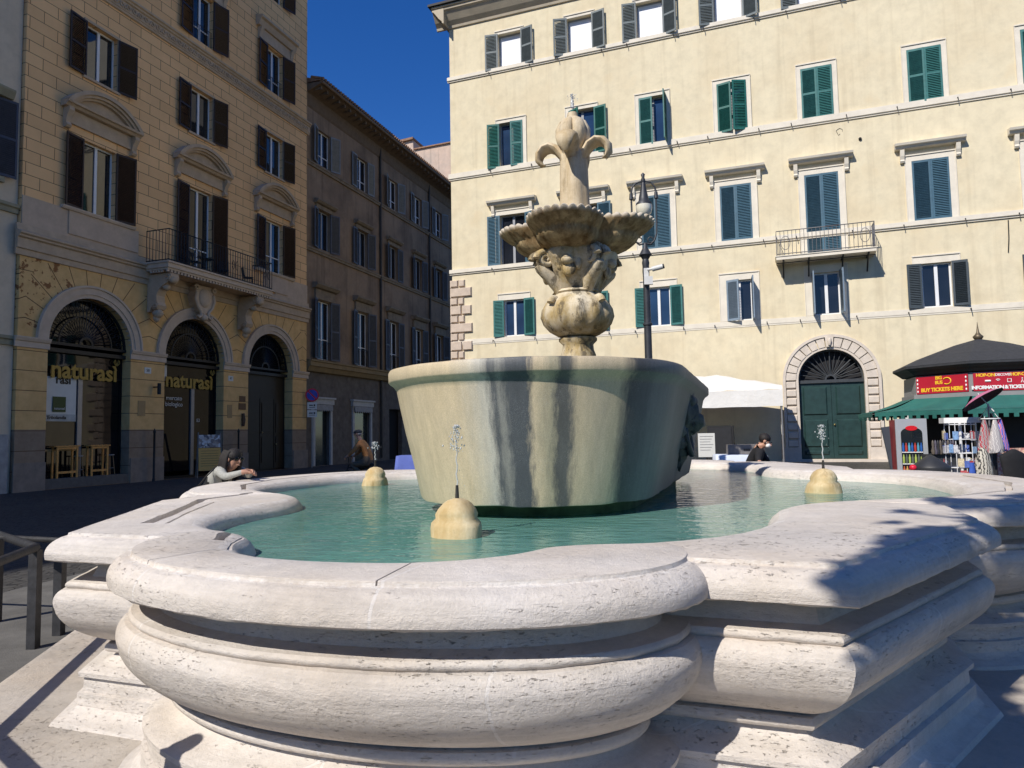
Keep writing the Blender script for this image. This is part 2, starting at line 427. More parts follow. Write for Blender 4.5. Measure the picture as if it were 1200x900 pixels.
# lion mask with ring on the right flank
DKST = plain('dark_carved_granite', (.085,.085,.082), .6, .5, 9, .4, 45)
n0 = lambda p: 1+.30*noise.noise(Vector(p)*2.6)+.14*noise.noise(Vector(p)*7)
for sx in (1, -1):
    X = sx*1.03; mb = MB()
    mb.ball((X,0,1.80), (.17,.26,.27), 18, 12, None, n0)
    mb.ball((X+sx*.10,0,1.74), (.12,.13,.13), 16, 10, None, n0)
    mb.ball((X+sx*.10,-.10,1.93), (.06,.06,.06)); mb.ball((X+sx*.10,.10,1.93), (.06,.06,.06))
    mb.ball((X+sx*.02,-.2,2.0), (.1,.1,.12), 10, 8, None, n0); mb.ball((X+sx*.02,.2,2.0), (.1,.1,.12), 10, 8, None, n0)
    for k in range(9):
        a = PI*(k/8)+PI
        mb.ball((X-sx*.05, .27*math.cos(a), 1.78+.33*math.sin(a)), (.11,.1,.13), 9, 7, None, n0)
    mb.ball((X-sx*.05,0,1.46), (.09,.15,.2), 10, 8, None, n0)
    ring = [(X+sx*(.06+.03*math.cos(t)), .18*math.sin(t), 1.58-.17*math.cos(t)) for t in [2*PI*k/24 for k in range(25)]]
    mb.tube(ring, .03, 7)
    mb.obj('lion_mask', DKST, tub)

# --- pedestal, scalloped bowl, lily
def carved():
    t = NT('weathered_carved_marble')
    a = t.noise(3.0, 7, .65, t.coord((1,1,.55))); b = t.noise(14, 5, .7)
    c = t.ramp(a, [(.32,(.17,.115,.04)),(.44,(.42,.31,.14)),(.56,(.58,.50,.36)),(.72,(.66,.60,.48))])
    c = t.mix(t.math('MULTIPLY', t.ramp(b, [(.5,0.0),(.68,1.0)]), .4), c, (.20,.155,.08))
    cr = t.ramp(t.noise(1.0, 7, .72, t.coord((8,8,2.2))), [(.53,0.0),(.60,1.0)]); c = t.mix(t.math('MULTIPLY', cr, .75), c, (.075,.06,.04))
    return t.fin(c, .7, t.bump(t.math('ADD', b, t.noise(50,4,.7)), .4, .012), None, .3)
def carved2(name, base, dark, crust=0):
    t = NT(name)
    st = t.noise(1.0, 6, .65, t.coord((7,7,1.1))); b = t.noise(10, 6, .7)
    c = t.ramp(st, [(.32, dark), (.5, tuple(.5*(x+y) for x, y in zip(base, dark))), (.66, base)])
    c = t.mix(t.math('MULTIPLY', t.ramp(b, [(.45,0.0),(.7,1.0)]), .35), c, tuple(x*.7 for x in dark))
    cr = t.ramp(t.noise(1.0, 7, .72, t.coord((7,7,1.6))), [(.56,0.0),(.64,1.0)]); c = t.mix(t.math('MULTIPLY', cr, .5), c, tuple(x*.5 for x in dark))
    if crust:
        sep = t.new('SeparateXYZ'); t.set(sep.inputs[0], t.tc.outputs['Object'])
        e = t.math('MULTIPLY', t.ramp(t.math('SUBTRACT', sep.outputs[2], crust), [(.0,0.0),(.035,1.0)]), t.ramp(t.noise(9,5,.7), [(.3,.2),(.55,1.0)]))
        c = t.mix(e, c, (.55,.49,.40))
    return t.fin(c, .72, t.bump(t.math('ADD', b, t.noise(55,4,.7)), .35, .01), None, .3)
CARV = carved()
BOWLM = carved2('mossy_carved_marble', (.47,.36,.20), (.11,.06,.018), 3.755)
LILY = carved2('pale_carved_marble', (.66,.57,.42), (.45,.34,.19))
gad = lambda n, a: (lambda t, z: 1+a*abs(math.cos(n*t/2))-a*.5)
mb = MB()
mb.lathe([(.30,1.40),(.30,1.95),(.22,2.02),(.19,2.25),(.185,2.45),(.165,2.50),(.16,2.56),(.20,2.60),(.20,2.625),(.16,2.635)], 40)
mb.lathe([(.14,2.63),(.215,2.655),(.285,2.70),(.335,2.77),(.352,2.85),(.345,2.93),(.31,3.01),(.25,3.065),(.235,3.085),(.255,3.10),(.235,3.125)], 72,
         mod=lambda t, z: 1+.11*abs(math.sin(6*t))*max(0, 1-abs(z-2.87)/.25))
for k in range(4):     # four scroll handles on the jar shoulder
    a = PI/4+k*PI/2+.2
    sp = [Vector((math.cos(a)*(.31+.06*math.cos(t)*(1-t/9)), math.sin(a)*(.31+.06*math.cos(t)*(1-t/9)), 2.97+.06*math.sin(t)*(1-t/9))) for t in [j*.45 for j in range(16)]]
    mb.tube(sp, [.04-.0012*j for j in range(16)], 8)
ped = mb.obj('pedestal', CARV, fountain, sharp=50)
mb = MB()
mb.lathe([(.20,3.05),(.25,3.12),(.29,3.2),(.35,3.35),(.42,3.5),(.46,3.58),(.42,3.68)], 48, mod=lambda t, z: 1+.06*math.sin(6*t)+.03*math.sin(13*t+z*20))
for k in range(4):     # lion heads and double volutes under the bowl
    a = k*PI/2-PI/2; ca, sa = math.cos(a), math.sin(a)
    Mr = Matrix.Rotation(a, 3, 'Z')
    P = lambda r, s, z: Vector((ca*r-sa*s, sa*r+ca*s, z))
    nz = lambda p: 1+.18*noise.noise(Vector(p)*3.5+Vector((k,0,0)))
    mb.ball(P(.31,0,3.50), (.10,.13,.14), 14, 10, Mr, nz)
    mb.ball(P(.40,0,3.45), (.07,.075,.065), 10, 8, Mr)
    mb.ball(P(.44,0,3.48), (.03,.04,.025), 8, 6, Mr)
    for s in (-1, 1):
        mb.ball(P(.37,s*.055,3.545), (.03,.03,.022), 8, 6, Mr); mb.ball(P(.31,s*.115,3.59), (.035,.03,.04), 8, 6, Mr)
        mb.ball(P(.33,s*.10,3.42), (.05,.05,.09), 9, 7, Mr, nz)
    mb.ball(P(.36,0,3.34), (.045,.08,.10), 10, 8, Mr, nz)
    b2 = a+PI/4; cb, sb = math.cos(b2), math.sin(b2)
    for dr in (-.06, .06):
        vol = []
        for j in range(30):
            t = j*.36; rr = .115*(1-j/36)
            vol.append(Vector((cb*(.43+rr*math.cos(t)) - sb*dr, sb*(.43+rr*math.cos(t)) + cb*dr, 3.50+rr*math.sin(t))))
        mb.tube(vol, [.045-.0008*j for j in range(30)], 7)
    mb.tube([Vector((cb*r, sb*r, z)) for r, z in ((.20,3.08),(.27,3.2),(.37,3.30),(.46,3.38),(.50,3.42))], [.075,.085,.08,.07,.05], 9)
    mb.ball((cb*.43, sb*.43, 3.50), (.06,.06,.06), 10, 8)
mb.v = [(x*.92, y*.92, 3.08+(z-3.05)*.76) for x, y, z in mb.v]; mb.obj('capital', CARV, ped, sharp=60)
# quatrefoil scallop bowl seen from below
def bowl_r(t):
    a = (t+PI/4) % (PI/2)-PI/4
    c_, ro = .455, .405
    return c_*math.cos(a)+math.sqrt(max(0, ro*ro-(c_*math.sin(a))**2))
def lobang(t):
    a = (t+PI/4) % (PI/2)-PI/4
    r = bowl_r(t); x, y = r*math.cos(a)-.455, r*math.sin(a)
    return math.atan2(y, x)
NB = 720; rings = []
up = [(.16,3.50,0),(.30,3.50,.1),(.44,3.505,.3),(.58,3.53,.6),(.70,3.57,.8),(.77,3.61,.9),(.795,3.645,1.0),(.80,3.67,1.0),(.835,3.685,1.0),(.90,3.715,1.0),(.955,3.745,1.0),(1.0,3.775,1.0),(1.012,3.80,1.0),(.985,3.815,.9),(.93,3.80,.7),(.6,3.72,.1),(.2,3.70,0)]
for f, z, am in up:
    ring = []
    for k in range(NB):
        t = 2*PI*k/NB; R0 = bowl_r(t)*.95; la = lobang(t)
        w = abs(math.cos(la*14)); edge = max(0, min(1, (f-.78)/.2))
        rr = .16+(R0-.16)*(f-.16)/.84
        rr *= 1+am*(.016+.010*edge)*(w-.5)
        ring.append((rr*math.cos(t), rr*math.sin(t), z-.06*(1-min(1, R0/.84))*f+am*(.012+.012*edge)*(w-.6)+.008*noise.noise(Vector((math.cos(t)*4, math.sin(t)*4, z*5)))))
    rings.append(ring)
mb = MB(); mb.rings(rings, True, True, True)
mb.obj('scalloped_bowl', BOWLM, fountain, sharp=60)
# lily finial
mb = MB()
mb.lathe([(.22,3.78),(.18,3.86),(.155,3.92),(.14,4.0),(.135,4.15),(.13,4.3)], 40, mod=lambda t, z: 1+.10*abs(math.cos(2.5*t))-.04)
for k in range(5):
    a = 2*PI*k/5+.3
    mb.tube([(math.cos(a)*r, math.sin(a)*r, z) for r, z in ((.12,3.9),(.10,4.0),(.095,4.2),(.10,4.35),(.09,4.45))], [.05,.04,.038,.05,.03], 8)
for k in range(4):      # curled outer petals
    a = k*PI/2; ca, sa = math.cos(a), math.sin(a)
    arcp = [(.06,4.22),(.10,4.36),(.165,4.46),(.235,4.50),(.30,4.485),(.345,4.43),(.355,4.36),(.325,4.305),(.29,4.30)]
    mb.tube([(ca*r, sa*r, z) for r, z in arcp], [.07,.085,.10,.105,.10,.088,.07,.045,.015], 12, flat=.5, up=(-ca*.2, -sa*.2, 1))
for k in range(6):      # bud of overlapping petals
    a = k*PI/3+.2; ca, sa = math.cos(a), math.sin(a)
    mb.tube([(ca*r, sa*r, z) for r, z in ((.05,4.38),(.09,4.46),(.125,4.56),(.13,4.66),(.10,4.74),(.05,4.80))], [.04,.06,.07,.072,.06,.02], 12, flat=.6, up=(ca, sa, .2))
    mb.ball((ca*.125, sa*.125, 4.62), (.05,.05,.11), 10, 8)
mb.ball((0,0,4.66), (.12,.12,.17), 20, 12)
mb.lathe([(.07,4.74),(.06,4.80),(.05,4.86),(.04,4.862)], 14)
mb.v = [(x*1.08, y*1.08, z-.06 if z < 3.8 else 3.74+(z-3.8)*1.69 if z < 4.22 else 4.45+(z-4.22)*.95) for x, y, z in mb.v]; mb.obj('lily_finial', LILY, fountain, sharp=50)
# --- nozzles: lumpy cones of stone with a pipe
NOZM = carved2('limestone_nozzle_stone', (.68,.57,.36), (.46,.32,.14))
PIPEM = plain('dark_pipe', (.06,.055,.05), .5, .3, 10, .1, 60, .6)
NOZ = [(-.34,4.27,1.0,.44), (-1.69,8.7,1.02,.5), (2.89,6.65,1.02,.45)]
prof = [(.165,.80),(.16,1.0),(.155,1.05),(.15,1.10),(.143,1.125),(.118,1.15),(.122,1.175),(.108,1.205),(.085,1.235),(.06,1.255),(.018,1.268)]
NOZP = []
for i, (x, y, sc, jet) in enumerate(NOZ):
    P = FI @ Vector((x, y, 0))
    mb = MB()
    mb.lathe([(r*sc, z) for r, z in prof], 28, (P.x, P.y, 0), mod=lambda t, z: 1+.06*math.sin(3*t+z*9+i)+.05*math.sin(t*2-z*21+i*2))
    o = mb.obj('nozzle', NOZM, fountain, sharp=60)
    mb = MB(); mb.tube([(P.x, P.y, 1.25), (P.x, P.y, 1.345)], [.014,.009], 8)
    mb.obj('pipe', PIPEM, o)
    NOZP.append((x, y))

# --- water
def water():
    t = NT('green_pool_water')
    n1 = t.noise(1.0, 3, .55, t.coord((5.5, 9, 1), 'Object', (0,0,.5))); n2 = t.noise(16, 3, .6)
    h = t.math('ADD', t.math('MULTIPLY', n1, .8), t.math('MULTIPLY', n2, .22))
    for i, (x, y) in enumerate(NOZP):
        g = t.new('VectorMath'); g.operation = 'DISTANCE'; t.set(g.inputs[0], t.tc.outputs['Object']); g.inputs[1].default_value = (x, y, 0)
        d = g.outputs['Value']
        w = t.math('MULTIPLY', t.math('SINE', t.math('MULTIPLY', d, 55)), t.math('POWER', 2.718, t.math('MULTIPLY', d, -2.2)))
        h = t.math('ADD', h, t.math('MULTIPLY', w, .22))
    nb = t.bump(h, .75, .015)
    fr = t.new('Fresnel'); fr.inputs['IOR'].default_value = 1.33; t.set(fr.inputs['Normal'], nb)
    gl = t.new('BsdfGlossy'); gl.inputs['Roughness'].default_value = .03; t.set(gl.inputs['Normal'], nb)
    tr = t.new('BsdfTransparent'); tr.inputs['Color'].default_value = (.42,.80,.72,1)
    df = t.new('BsdfDiffuse'); t.set(df.inputs['Normal'], nb)
    c = t.ramp(t.noise(1.4, 4, .6), [(.35,(.17,.44,.37)),(.65,(.27,.56,.48))]); t.set(df.inputs['Color'], c)
    m1 = t.new('MixShader'); m1.inputs[0].default_value = .55; t.t.links.new(tr.outputs[0], m1.inputs[1]); t.t.links.new(df.outputs[0], m1.inputs[2])
    m2 = t.new('MixShader'); t.set(m2.inputs[0], t.math('MULTIPLY', fr.outputs[0], 1.0)); t.t.links.new(m1.outputs[0], m2.inputs[1]); t.t.links.new(gl.outputs[0], m2.inputs[2])
    t.t.links.new(m2.outputs[0], t.out.inputs[0])
    return t.m
mb = MB(); WZ = 1.045
wp = [FM @ Vector((p[0]+m.x*.03, p[1]+m.y*.03, WZ)) for p, m in zip(inner, miter(inner))]
mb.poly(wp)
struct(mb.obj('pool_water', water(), None, False))
def jetmat():
    t = NT('splashing_water')
    t.b.inputs['Base Color'].default_value = (.9,.93,.95,1); t.b.inputs['Roughness'].default_value = .12
    t.b.inputs['Transmission Weight'].default_value = .55; t.b.inputs['IOR'].default_value = 1.2
    return t.m
JETM = jetmat()
rj = random.Random(3)
def jet(x, y, z0, h, label, r=.0045, n=120, head=.04):
    mb = MB()
    mb.tube([(x+.004*math.sin(k*1.7), y, z0+h*k/14) for k in range(15)], [r*(1-.4*k/14) for k in range(15)], 6)
    for k in range(n):
        u = rj.random(); sp = head*(.25+u)
        zz = z0+h*(1-.45*u*u)+.02; s = rj.uniform(.0015,.0055)
        mb.ball((x+rj.gauss(0, sp*.5), y+rj.gauss(0, sp*.5), zz), (s, s, s*rj.uniform(1,1.9)), 6, 4)
    for k in range(14):
        s = rj.uniform(.0015,.003); mb.ball((x+.02+rj.gauss(0,.02), y+rj.gauss(0,.02), z0+h*rj.random()), s, 5, 4)
    return tag(mb.obj('water_jet', JETM), label, 'water jet', 'water jets of the fountain')
jet(-.34, 4.27, 1.34, .34, 'thin tall water jet rising before the granite tub from the front nozzle')
jet(-1.69, 8.7, 1.35, .20, 'short water jet on the nozzle nearest the left rim', .006, 130, .05)
jet(2.89, 6.65, 1.35, .30, 'water jet on the nozzle before the big green door', .006, 150, .05)
jet(FO.x, FO.y, 5.12, .13, 'small white spout of water on top of the carved lily', .02, 60, .05)
# drips falling from the scalloped bowl and the tub edge
# ------------------------------------------------------------------ buildings: shared pieces (facade axes: x along, y into the wall, z up)
def wall_holes(mb, u0, u1, z0, z1, rects=(), arches=(), depth=.32, y=0):
    xs = {u0, u1}; zs = {z0, z1}; boxes = []
    for a, b, c, d in rects: boxes.append((a, b, c, d))
    for a, b, c, sp in arches: boxes.append((a, b, c, sp+(b-a)/2))
    for a, b, c, d in boxes: xs |= {a, b}; zs |= {c, d}
    xs = sorted(xs); zs = sorted(zs)
    # merge cells along u for each z band
    for z_a, z_b in zip(zs[:-1], zs[1:]):
        run = None
        for x_a, x_b in zip(xs[:-1], xs[1:]):
            cx, cz = (x_a+x_b)/2, (z_a+z_b)/2
            hole = any(a < cx < b and c < cz < d for a, b, c, d in boxes)
            if not hole: run = (run[0], x_b) if run else (x_a, x_b)
            if (hole or x_b == xs[-1]) and run:
                mb.poly([(run[0],y,z_a),(run[1],y,z_a),(run[1],y,z_b),(run[0],y,z_b)]); run = None
    for a, b, c, d in rects:
        o = [(a,c),(b,c),(b,d),(a,d)]
        for p, q in zip(o, o[1:]+o[:1]): mb.poly([(p[0],y,p[1]),(q[0],y,q[1]),(q[0],y+depth,q[1]),(p[0],y+depth,p[1])])
    for a, b, c, sp in arches:
        r = (b-a)/2; m = (a+b)/2; N = 28
        arc = [(m-r*math.cos(PI*k/N), sp+r*math.sin(PI*k/N)) for k in range(N+1)]
        h = N//2
        for k in range(N):
            cor = (a, sp+r) if k < h else (b, sp+r)
            mb.poly([(cor[0],y,cor[1]),(arc[k][0],y,arc[k][1]),(arc[k+1][0],y,arc[k+1][1])])
        mb.add([], [])
        o = [(a,c)]+arc+[(b,c)]
        for p, q in zip(o[:-1], o[1:]): mb.poly([(p[0],y,p[1]),(q[0],y,q[1]),(q[0],y+depth,q[1]),(p[0],y+depth,p[1])])
def arc_band(mb, m, sp, r0, r1, y0, y1, a0=0, a1=PI, N=32):
    """flat arch band between radii, from depth y0 (front) to y1"""
    P = lambda r, a, y: (m-r*math.cos(a), y, sp+r*math.sin(a))
    rings = []
    for k in range(N+1):
        a = a0+(a1-a0)*k/N
        rings.append([P(r0,a,y1), P(r0,a,y0), P(r1,a,y0), P(r1,a,y1)])
    mb.rings(rings, True, True, True, False)
_shcache = {}
def shutter_mesh(w, h, mat, panels=1, key=''):
    k = (round(w,3), round(h,3), mat.name, panels)
    if k in _shcache: return _shcache[k]
    mb = MB(); t = .045; st = .065; ra = .085
    mb.box(0, st, -t/2, t/2, 0, h); mb.box(w-st, w, -t/2, t/2, 0, h)
    cuts = [0]+[h*(i+1)/panels for i in range(panels-1)]+[h]
    for i, c in enumerate(cuts):
        z0 = 0 if i == 0 else (h-ra if i == len(cuts)-1 else c-ra/2)
        mb.box(st, w-st, -t/2+.002, t/2-.002, z0, z0+ra)
    for i in range(panels):
        za = cuts[i]+(ra if i == 0 else ra/2); zb = cuts[i+1]-(ra if i == panels-1 else ra/2)
        n = max(3, int((zb-za)/.062))
        for j in range(n):
            z = za+(zb-za)*(j+.5)/n
            mb.tbox(TM((w/2, 0, z), R_(-52)), w-2*st, .084, .009)
    o = mb.obj('shutter', mat); me = o.data; bpy.data.objects.remove(o)
    _shcache[k] = me; return me
def shutter(parent, u, z, w, h, mat, side, ang, panels=1, y=-.035):
    o = bpy.data.objects.new('shutter', shutter_mesh(w, h, mat, panels)); COL.objects.link(o); o.parent = parent
    o.location = (u, y, z); o.rotation_euler = (0, 0, R_(-ang) if side == 'L' else PI+R_(ang)); return o
def window(parent, u, z0, w, h, fm, pm, yb=.2, mull=1, rails=(), name='window'):
    """frame set back in the opening, with its pane behind"""
    mb = MB(); f = .06
    mb.box(u-w/2, u-w/2+f, yb-.03, yb+.03, z0, z0+h); mb.box(u+w/2-f, u+w/2, yb-.03, yb+.03, z0, z0+h)
    mb.box(u-w/2+f, u+w/2-f, yb-.028, yb+.028, z0, z0+f); mb.box(u-w/2+f, u+w/2-f, yb-.028, yb+.028, z0+h-f, z0+h)
    for i in range(mull): x = u-w/2+w*(i+1)/(mull+1); mb.box(x-.055, x+.055, yb-.04, yb+.026, z0+f, z0+h-f)
    for r in rails: mb.box(u-w/2+f, u+w/2-f, yb-.024, yb+.024, z0+h*r-.025, z0+h*r+.025)
    o = mb.obj(name, fm, parent)
    p = MB(); p.box(u-w/2+.01, u+w/2-.01, yb+.005, yb+.015, z0+.01, z0+h-.01); p.obj('pane', pm, o)
    return o
def glass(name, col=(.012,.014,.02), rough=.04, spec=.6):
    t = NT(name); n = t.noise(.7, 2, .5)
    return t.fin(t.ramp(n, [(.3, tuple(c*.6 for c in col)), (.7, tuple(c*1.5 for c in col))]), rough, t.bump(n, .12, .05), 0, spec)
def moulding(mb, u0, u1, prof):
    """run of moulding: profile of (out, z) extruded from u0 to u1 with mitred-looking returns"""
    pts = [(u0, -o, z) for o, z in prof]
    mb.extr(pts, (u1-u0, 0, 0))

GLASS_D = glass('dark_window_glass'); GLASS_B = glass('blue_window_glass', (.02,.045,.10), .06); BLIND = plain('white_roller_blind', (.78,.80,.84), .6, .04, 3, 0)
WHITE_FR = plain('white_painted_frame', (.72,.73,.74), .45, .06, 5, 0); GREY_FR = plain('grey_painted_frame', (.30,.31,.33), .5, .1, 5, 0)
IRON = plain('black_wrought_iron', (.018,.018,.02), .5, .3, 12, .2, 60, .3)
PLASTERW = plain('pale_travertine_trim', (.63,.58,.50), .8, .12, 3, .2, 30)
ROOFT = plain('clay_roof_tiles', (.27,.16,.10), .85, .35, 4, .4, 12)
BACKW = plain('plain_rear_wall', (.45,.38,.28), .85, .1, 2, .1, 20)

# ================================================================== sunlit yellow palazzo
UR = Vector((math.cos(R_(-20.25)), math.sin(R_(-20.25)), 0))
RP = Vector((-2.66, 32.13, 0))
pal = thing('palazzo', RP, 'pale yellow palazzo in full sun with green and blue louvred shutters', 'building', R_(-20.25))
t, c, h = stucco('yellow_stucco', (.70,.62,.44), (.56,.44,.27), .38)
spk = t.ramp(t.noise(1.1, 3, .5), [(.60, 0.0), (.72, 1.0)])
c = t.mix(t.math('MULTIPLY', spk, .25), c, (.55,.42,.24))
YEL = t.fin(c, .9, t.bump(h, .25, .02), None, .15)
COLS = [3.0, 6.28, 9.34, 12.52, 15.68, 19.36, 22.95]
RECT = []
for i, u in enumerate(COLS):
    RECT += [(u-.56, u+.56, 18.28, 19.86), (u-.56, u+.56, 13.66, 15.67)]
    RECT.append((u-.6, u+.6, 8.16 if i == 4 else 9.16, 11.42))
    RECT.append((u-.48, u+.48, 5.93, 7.56))
DU, DR = 15.68, 1.14
mb = MB(); wall_holes(mb, 0, 27, -.6, 20.68, RECT, [(DU-DR, DU+DR, .46, 3.46)])
mb.poly([(0,0,-.6),(0,0,20.68),(0,14,20.68),(0,14,-.6)]); mb.poly([(27,0,-.6),(27,14,-.6),(27,14,20.68),(27,0,20.68)]); mb.poly([(0,14,-.6),(27,14,-.6),(27,14,20.68),(0,14,20.68)])
mb.obj('wall', YEL, pal, False)
mb = MB(); mb.box(.4, 26.6, .33, .35, 0, 20.3); mb.obj('interior', plain('dark_interior', (.02,.02,.022), .9, .2, 2, 0), pal)
TRIM_R = plain('cream_stone_trim', (.70,.645,.54), .8, .10, 2, .2, 25)
mb = MB()
for (za, zb, o) in ((18.05,18.28,.10), (13.36,13.66,.09), (8.92,9.16,.10), (5.66,5.92,.03)):
    pr = [(0,za),(o*.5,za),(o*.5,za+.04),(o,za+.07),(o,zb-.002),(0,zb-.002)]
    # broken by door windows where they cut through
    moulding(mb, -o if o > .05 else 0, 27, pr)
    if o > .05: mb.box(-o, -.001, 0, 8, za+.07, zb-.004)
mb.obj('string_course', TRIM_R, pal)
TRIM_D = plain('weathered_soffit_stone', (.46,.40,.30), .85, .15, 2, .2, 25)
mb = MB(); pr = [(0,20.64),(.07,20.66),(.10,20.76),(.26,20.92),(.50,21.25),(.58,21.30),(.60,21.40),(.66,21.42),(.66,21.48),(0,21.5)]
moulding(mb, -.6, 27, pr)
mb.extr([(-o, -.6, z) for o, z in pr], (0, 15, 0))
mb.obj('cornice', TRIM_D, pal)
mb = MB(); mb.extr([(-.75,-.75,21.51),(27.2,-.75,21.51),(27.2,15,21.51),(-.75,15,21.51)], (0,0,.10)); mb.obj('roof', plain('dark_roof_edge', (.035,.033,.032), .7, .2, 3, 0), pal)
mb = MB(); mb.box(1.0, 26, 1.2, 12, 21.66, 25.5); mb.obj('attic', plain('pale_attic_stucco', (.62,.58,.47), .85, .1, 1, .1, 20), pal)
# quoins
QM = plain('pink_quoin_stone', (.56,.46,.37), .85, .16, 5, .5, 18)
mb = MB(); z = .5; k = 0; rq = random.Random(5)
while z < 8.6:
    hh = .46 if k % 2 == 0 else .36
    wq = (1.0 if k % 2 == 0 else .62)+rq.uniform(-.04,.04)
    for xa, xb in (((-.07, wq*.5-.008), (wq*.5+.008, wq)) if k % 4 != 2 else ((-.07, wq),)):
        e = .04
        mb.add([(xa,-.001,z),(xb,-.001,z),(xb,-.001,z+hh-.03),(xa,-.001,z+hh-.03),(xa+e,-.10,z+e),(xb-e,-.10,z+e),(xb-e,-.10,z+hh-.03-e),(xa+e,-.10,z+hh-.03-e)], [(4,5,6,7),(0,1,5,4),(1,2,6,5),(2,3,7,6),(3,0,4,7)])
    mb.box(-.09, -.001, -.05, .5, z, z+hh-.03)
    z += hh; k += 1
mb.obj('quoin', QM, pal)
SH_GREY = plain('grey_green_shutter_paint', (.135,.16,.165), .55, .2, 6, .15, 40)
SH_GRN = plain('bottle_green_shutter_paint', (.018,.125,.105), .5, .25, 6, .15, 40)
SH_GRN2 = plain('faded_green_shutter_paint', (.035,.155,.145), .55, .25, 6, .15, 40)
SH_BLU = plain('blue_shutter_paint', (.055,.125,.175), .5, .2, 6, .15, 40)
SH_LIT = plain('pale_blue_grey_shutter_paint', (.19,.25,.31), .5, .15, 6, .15, 40)
SH_DRK = plain('slate_shutter_paint', (.05,.065,.075), .5, .2, 6, .15, 40)
def surround(parent, u, z0, w, h, b, m, y=-.03, bottom=False, name='surround'):
    mb = MB()
    mb.box(u-w/2-b, u-w/2, y, .02, z0, z0+h); mb.box(u+w/2, u+w/2+b, y, .02, z0, z0+h)
    mb.box(u-w/2-b, u+w/2+b, y, .02, z0+h+.001, z0+h+b)
    if b > .1:
        mb.box(u-w/2-b-.03, u+w/2+b+.03, y-.035, .015, z0+h+b+.001, z0+h+b+.045)
        mb.box(u-w/2-b-.03, u-w/2-b-.001, y-.02, .015, z0, z0+h+b); mb.box(u+w/2+b+.001, u+w/2+b+.03, y-.02, .015, z0, z0+h+b)
    return mb.obj(name, m, parent)
angB = {0:(172,18), 1:(30,168), 2:(4,88), 3:(14,22), 4:(3,3), 5:(4,2), 6:(3,3)}
for i, u in enumerate(COLS):
    # top floor: open grey shutters, white blinds
    wo = window(pal, u, 18.28, 1.12, 1.58, GREY_FR, BLIND, .22, 0)
    surround(wo, u, 18.28, 1.12, 1.58, .12, TRIM_R)
    shutter(wo, u-.56, 18.2, .60, 1.70, SH_GREY, 'L', 166 if i % 2 else 172, 2); shutter(wo, u+.56, 18.2, .60, 1.70, SH_GREY, 'R', 168 if i < 2 else 160, 2)
    # third floor: green shutters
    m = SH_GRN if i in (0, 1, 3) else SH_GRN2
    wo = window(pal, u, 13.66, 1.12, 2.01, GREY_FR, GLASS_B, .22, 1)
    surround(wo, u, 13.66, 1.12, 2.01, .15, TRIM_R)
    a, b = angB[i]
    if i == 0: shutter(wo, u-.56, 13.6, .56, 2.05, m, 'L', 168, 2); shutter(wo, u+.56, 13.6, .56, 2.05, SH_GRN2, 'R', 8, 2)
    else: shutter(wo, u-.56, 13.6, .56, 2.05, m, 'L', a, 2); shutter(wo, u+.56, 13.6, .56, 2.05, m, 'R', b, 2)
    # second floor: blue shutters under stone hoods
    zb = 8.16 if i == 4 else 9.16
    wo = window(pal, u, zb, 1.2, 11.42-zb, GREY_FR, GLASS_D, .22, 1)
    surround(wo, u, zb, 1.2, 11.42-zb, .2, TRIM_R)
    if i == 0: shutter(wo, u-.6, zb, .6, 11.42-zb, SH_BLU, 'L', 178); shutter(wo, u+.6, zb, .6, 11.42-zb, SH_BLU, 'R', 165)
    elif i == 1: shutter(wo, u-.6, zb, .6, 11.42-zb, SH_BLU, 'L', 170); shutter(wo, u+.6, zb, .6, 11.42-zb, SH_BLU, 'R', 172)
    else: shutter(wo, u-.6, zb, .6, 11.42-zb, SH_BLU, 'L', 2, 1, .0); shutter(wo, u+.6, zb, .6, 11.42-zb, SH_BLU, 'R', 2, 1, .0)
    mb = MB(); pr = [(0,11.86),(.20,11.88),(.25,11.96),(.31,11.98),(.34,12.06),(0,12.12)]
    moulding(mb, u-1.14, u+1.14, pr)
    for s in (-1, 1):
        x = u+s*.90
        mb.extr([(x-.07,0,11.86),(x-.07,-.19,11.85),(x-.07,-.15,11.62),(x-.07,-.10,11.50),(x-.07,-.14,11.44),(x-.07,-.10,11.38),(x-.07,0,11.38)], (.14,0,0))
    mb.obj('hood', TRIM_R, wo)
    # mezzanine
    if i == 3: m = SH_LIT
    elif i == 4: m = SH_LIT
    elif i >= 5: m = SH_DRK
    else: m = SH_GRN2
    wo = window(pal, u, 5.93, .96, 1.63, WHITE_FR, GLASS_B if i < 3 else GLASS_D, .16, 1)
    surround(wo, u, 5.93, .96, 1.63, .26, TRIM_R, -.012)
    if i == 3: shutter(wo, u-.48, 5.93, .5, 1.63, m, 'L', 20); shutter(wo, u+.48, 5.93, .55, 1.66, m, 'R', 96)
    elif i == 4: shutter(wo, u-.48, 5.93, .5, 1.63, m, 'L', 88); shutter(wo, u+.48, 5.93, .52, 1.66, m, 'R', 98)
    else: shutter(wo, u-.48, 5.93, .48, 1.63, m, 'L', 174); shutter(wo, u+.48, 5.93, .5, 1.64, m, 'R', 172)
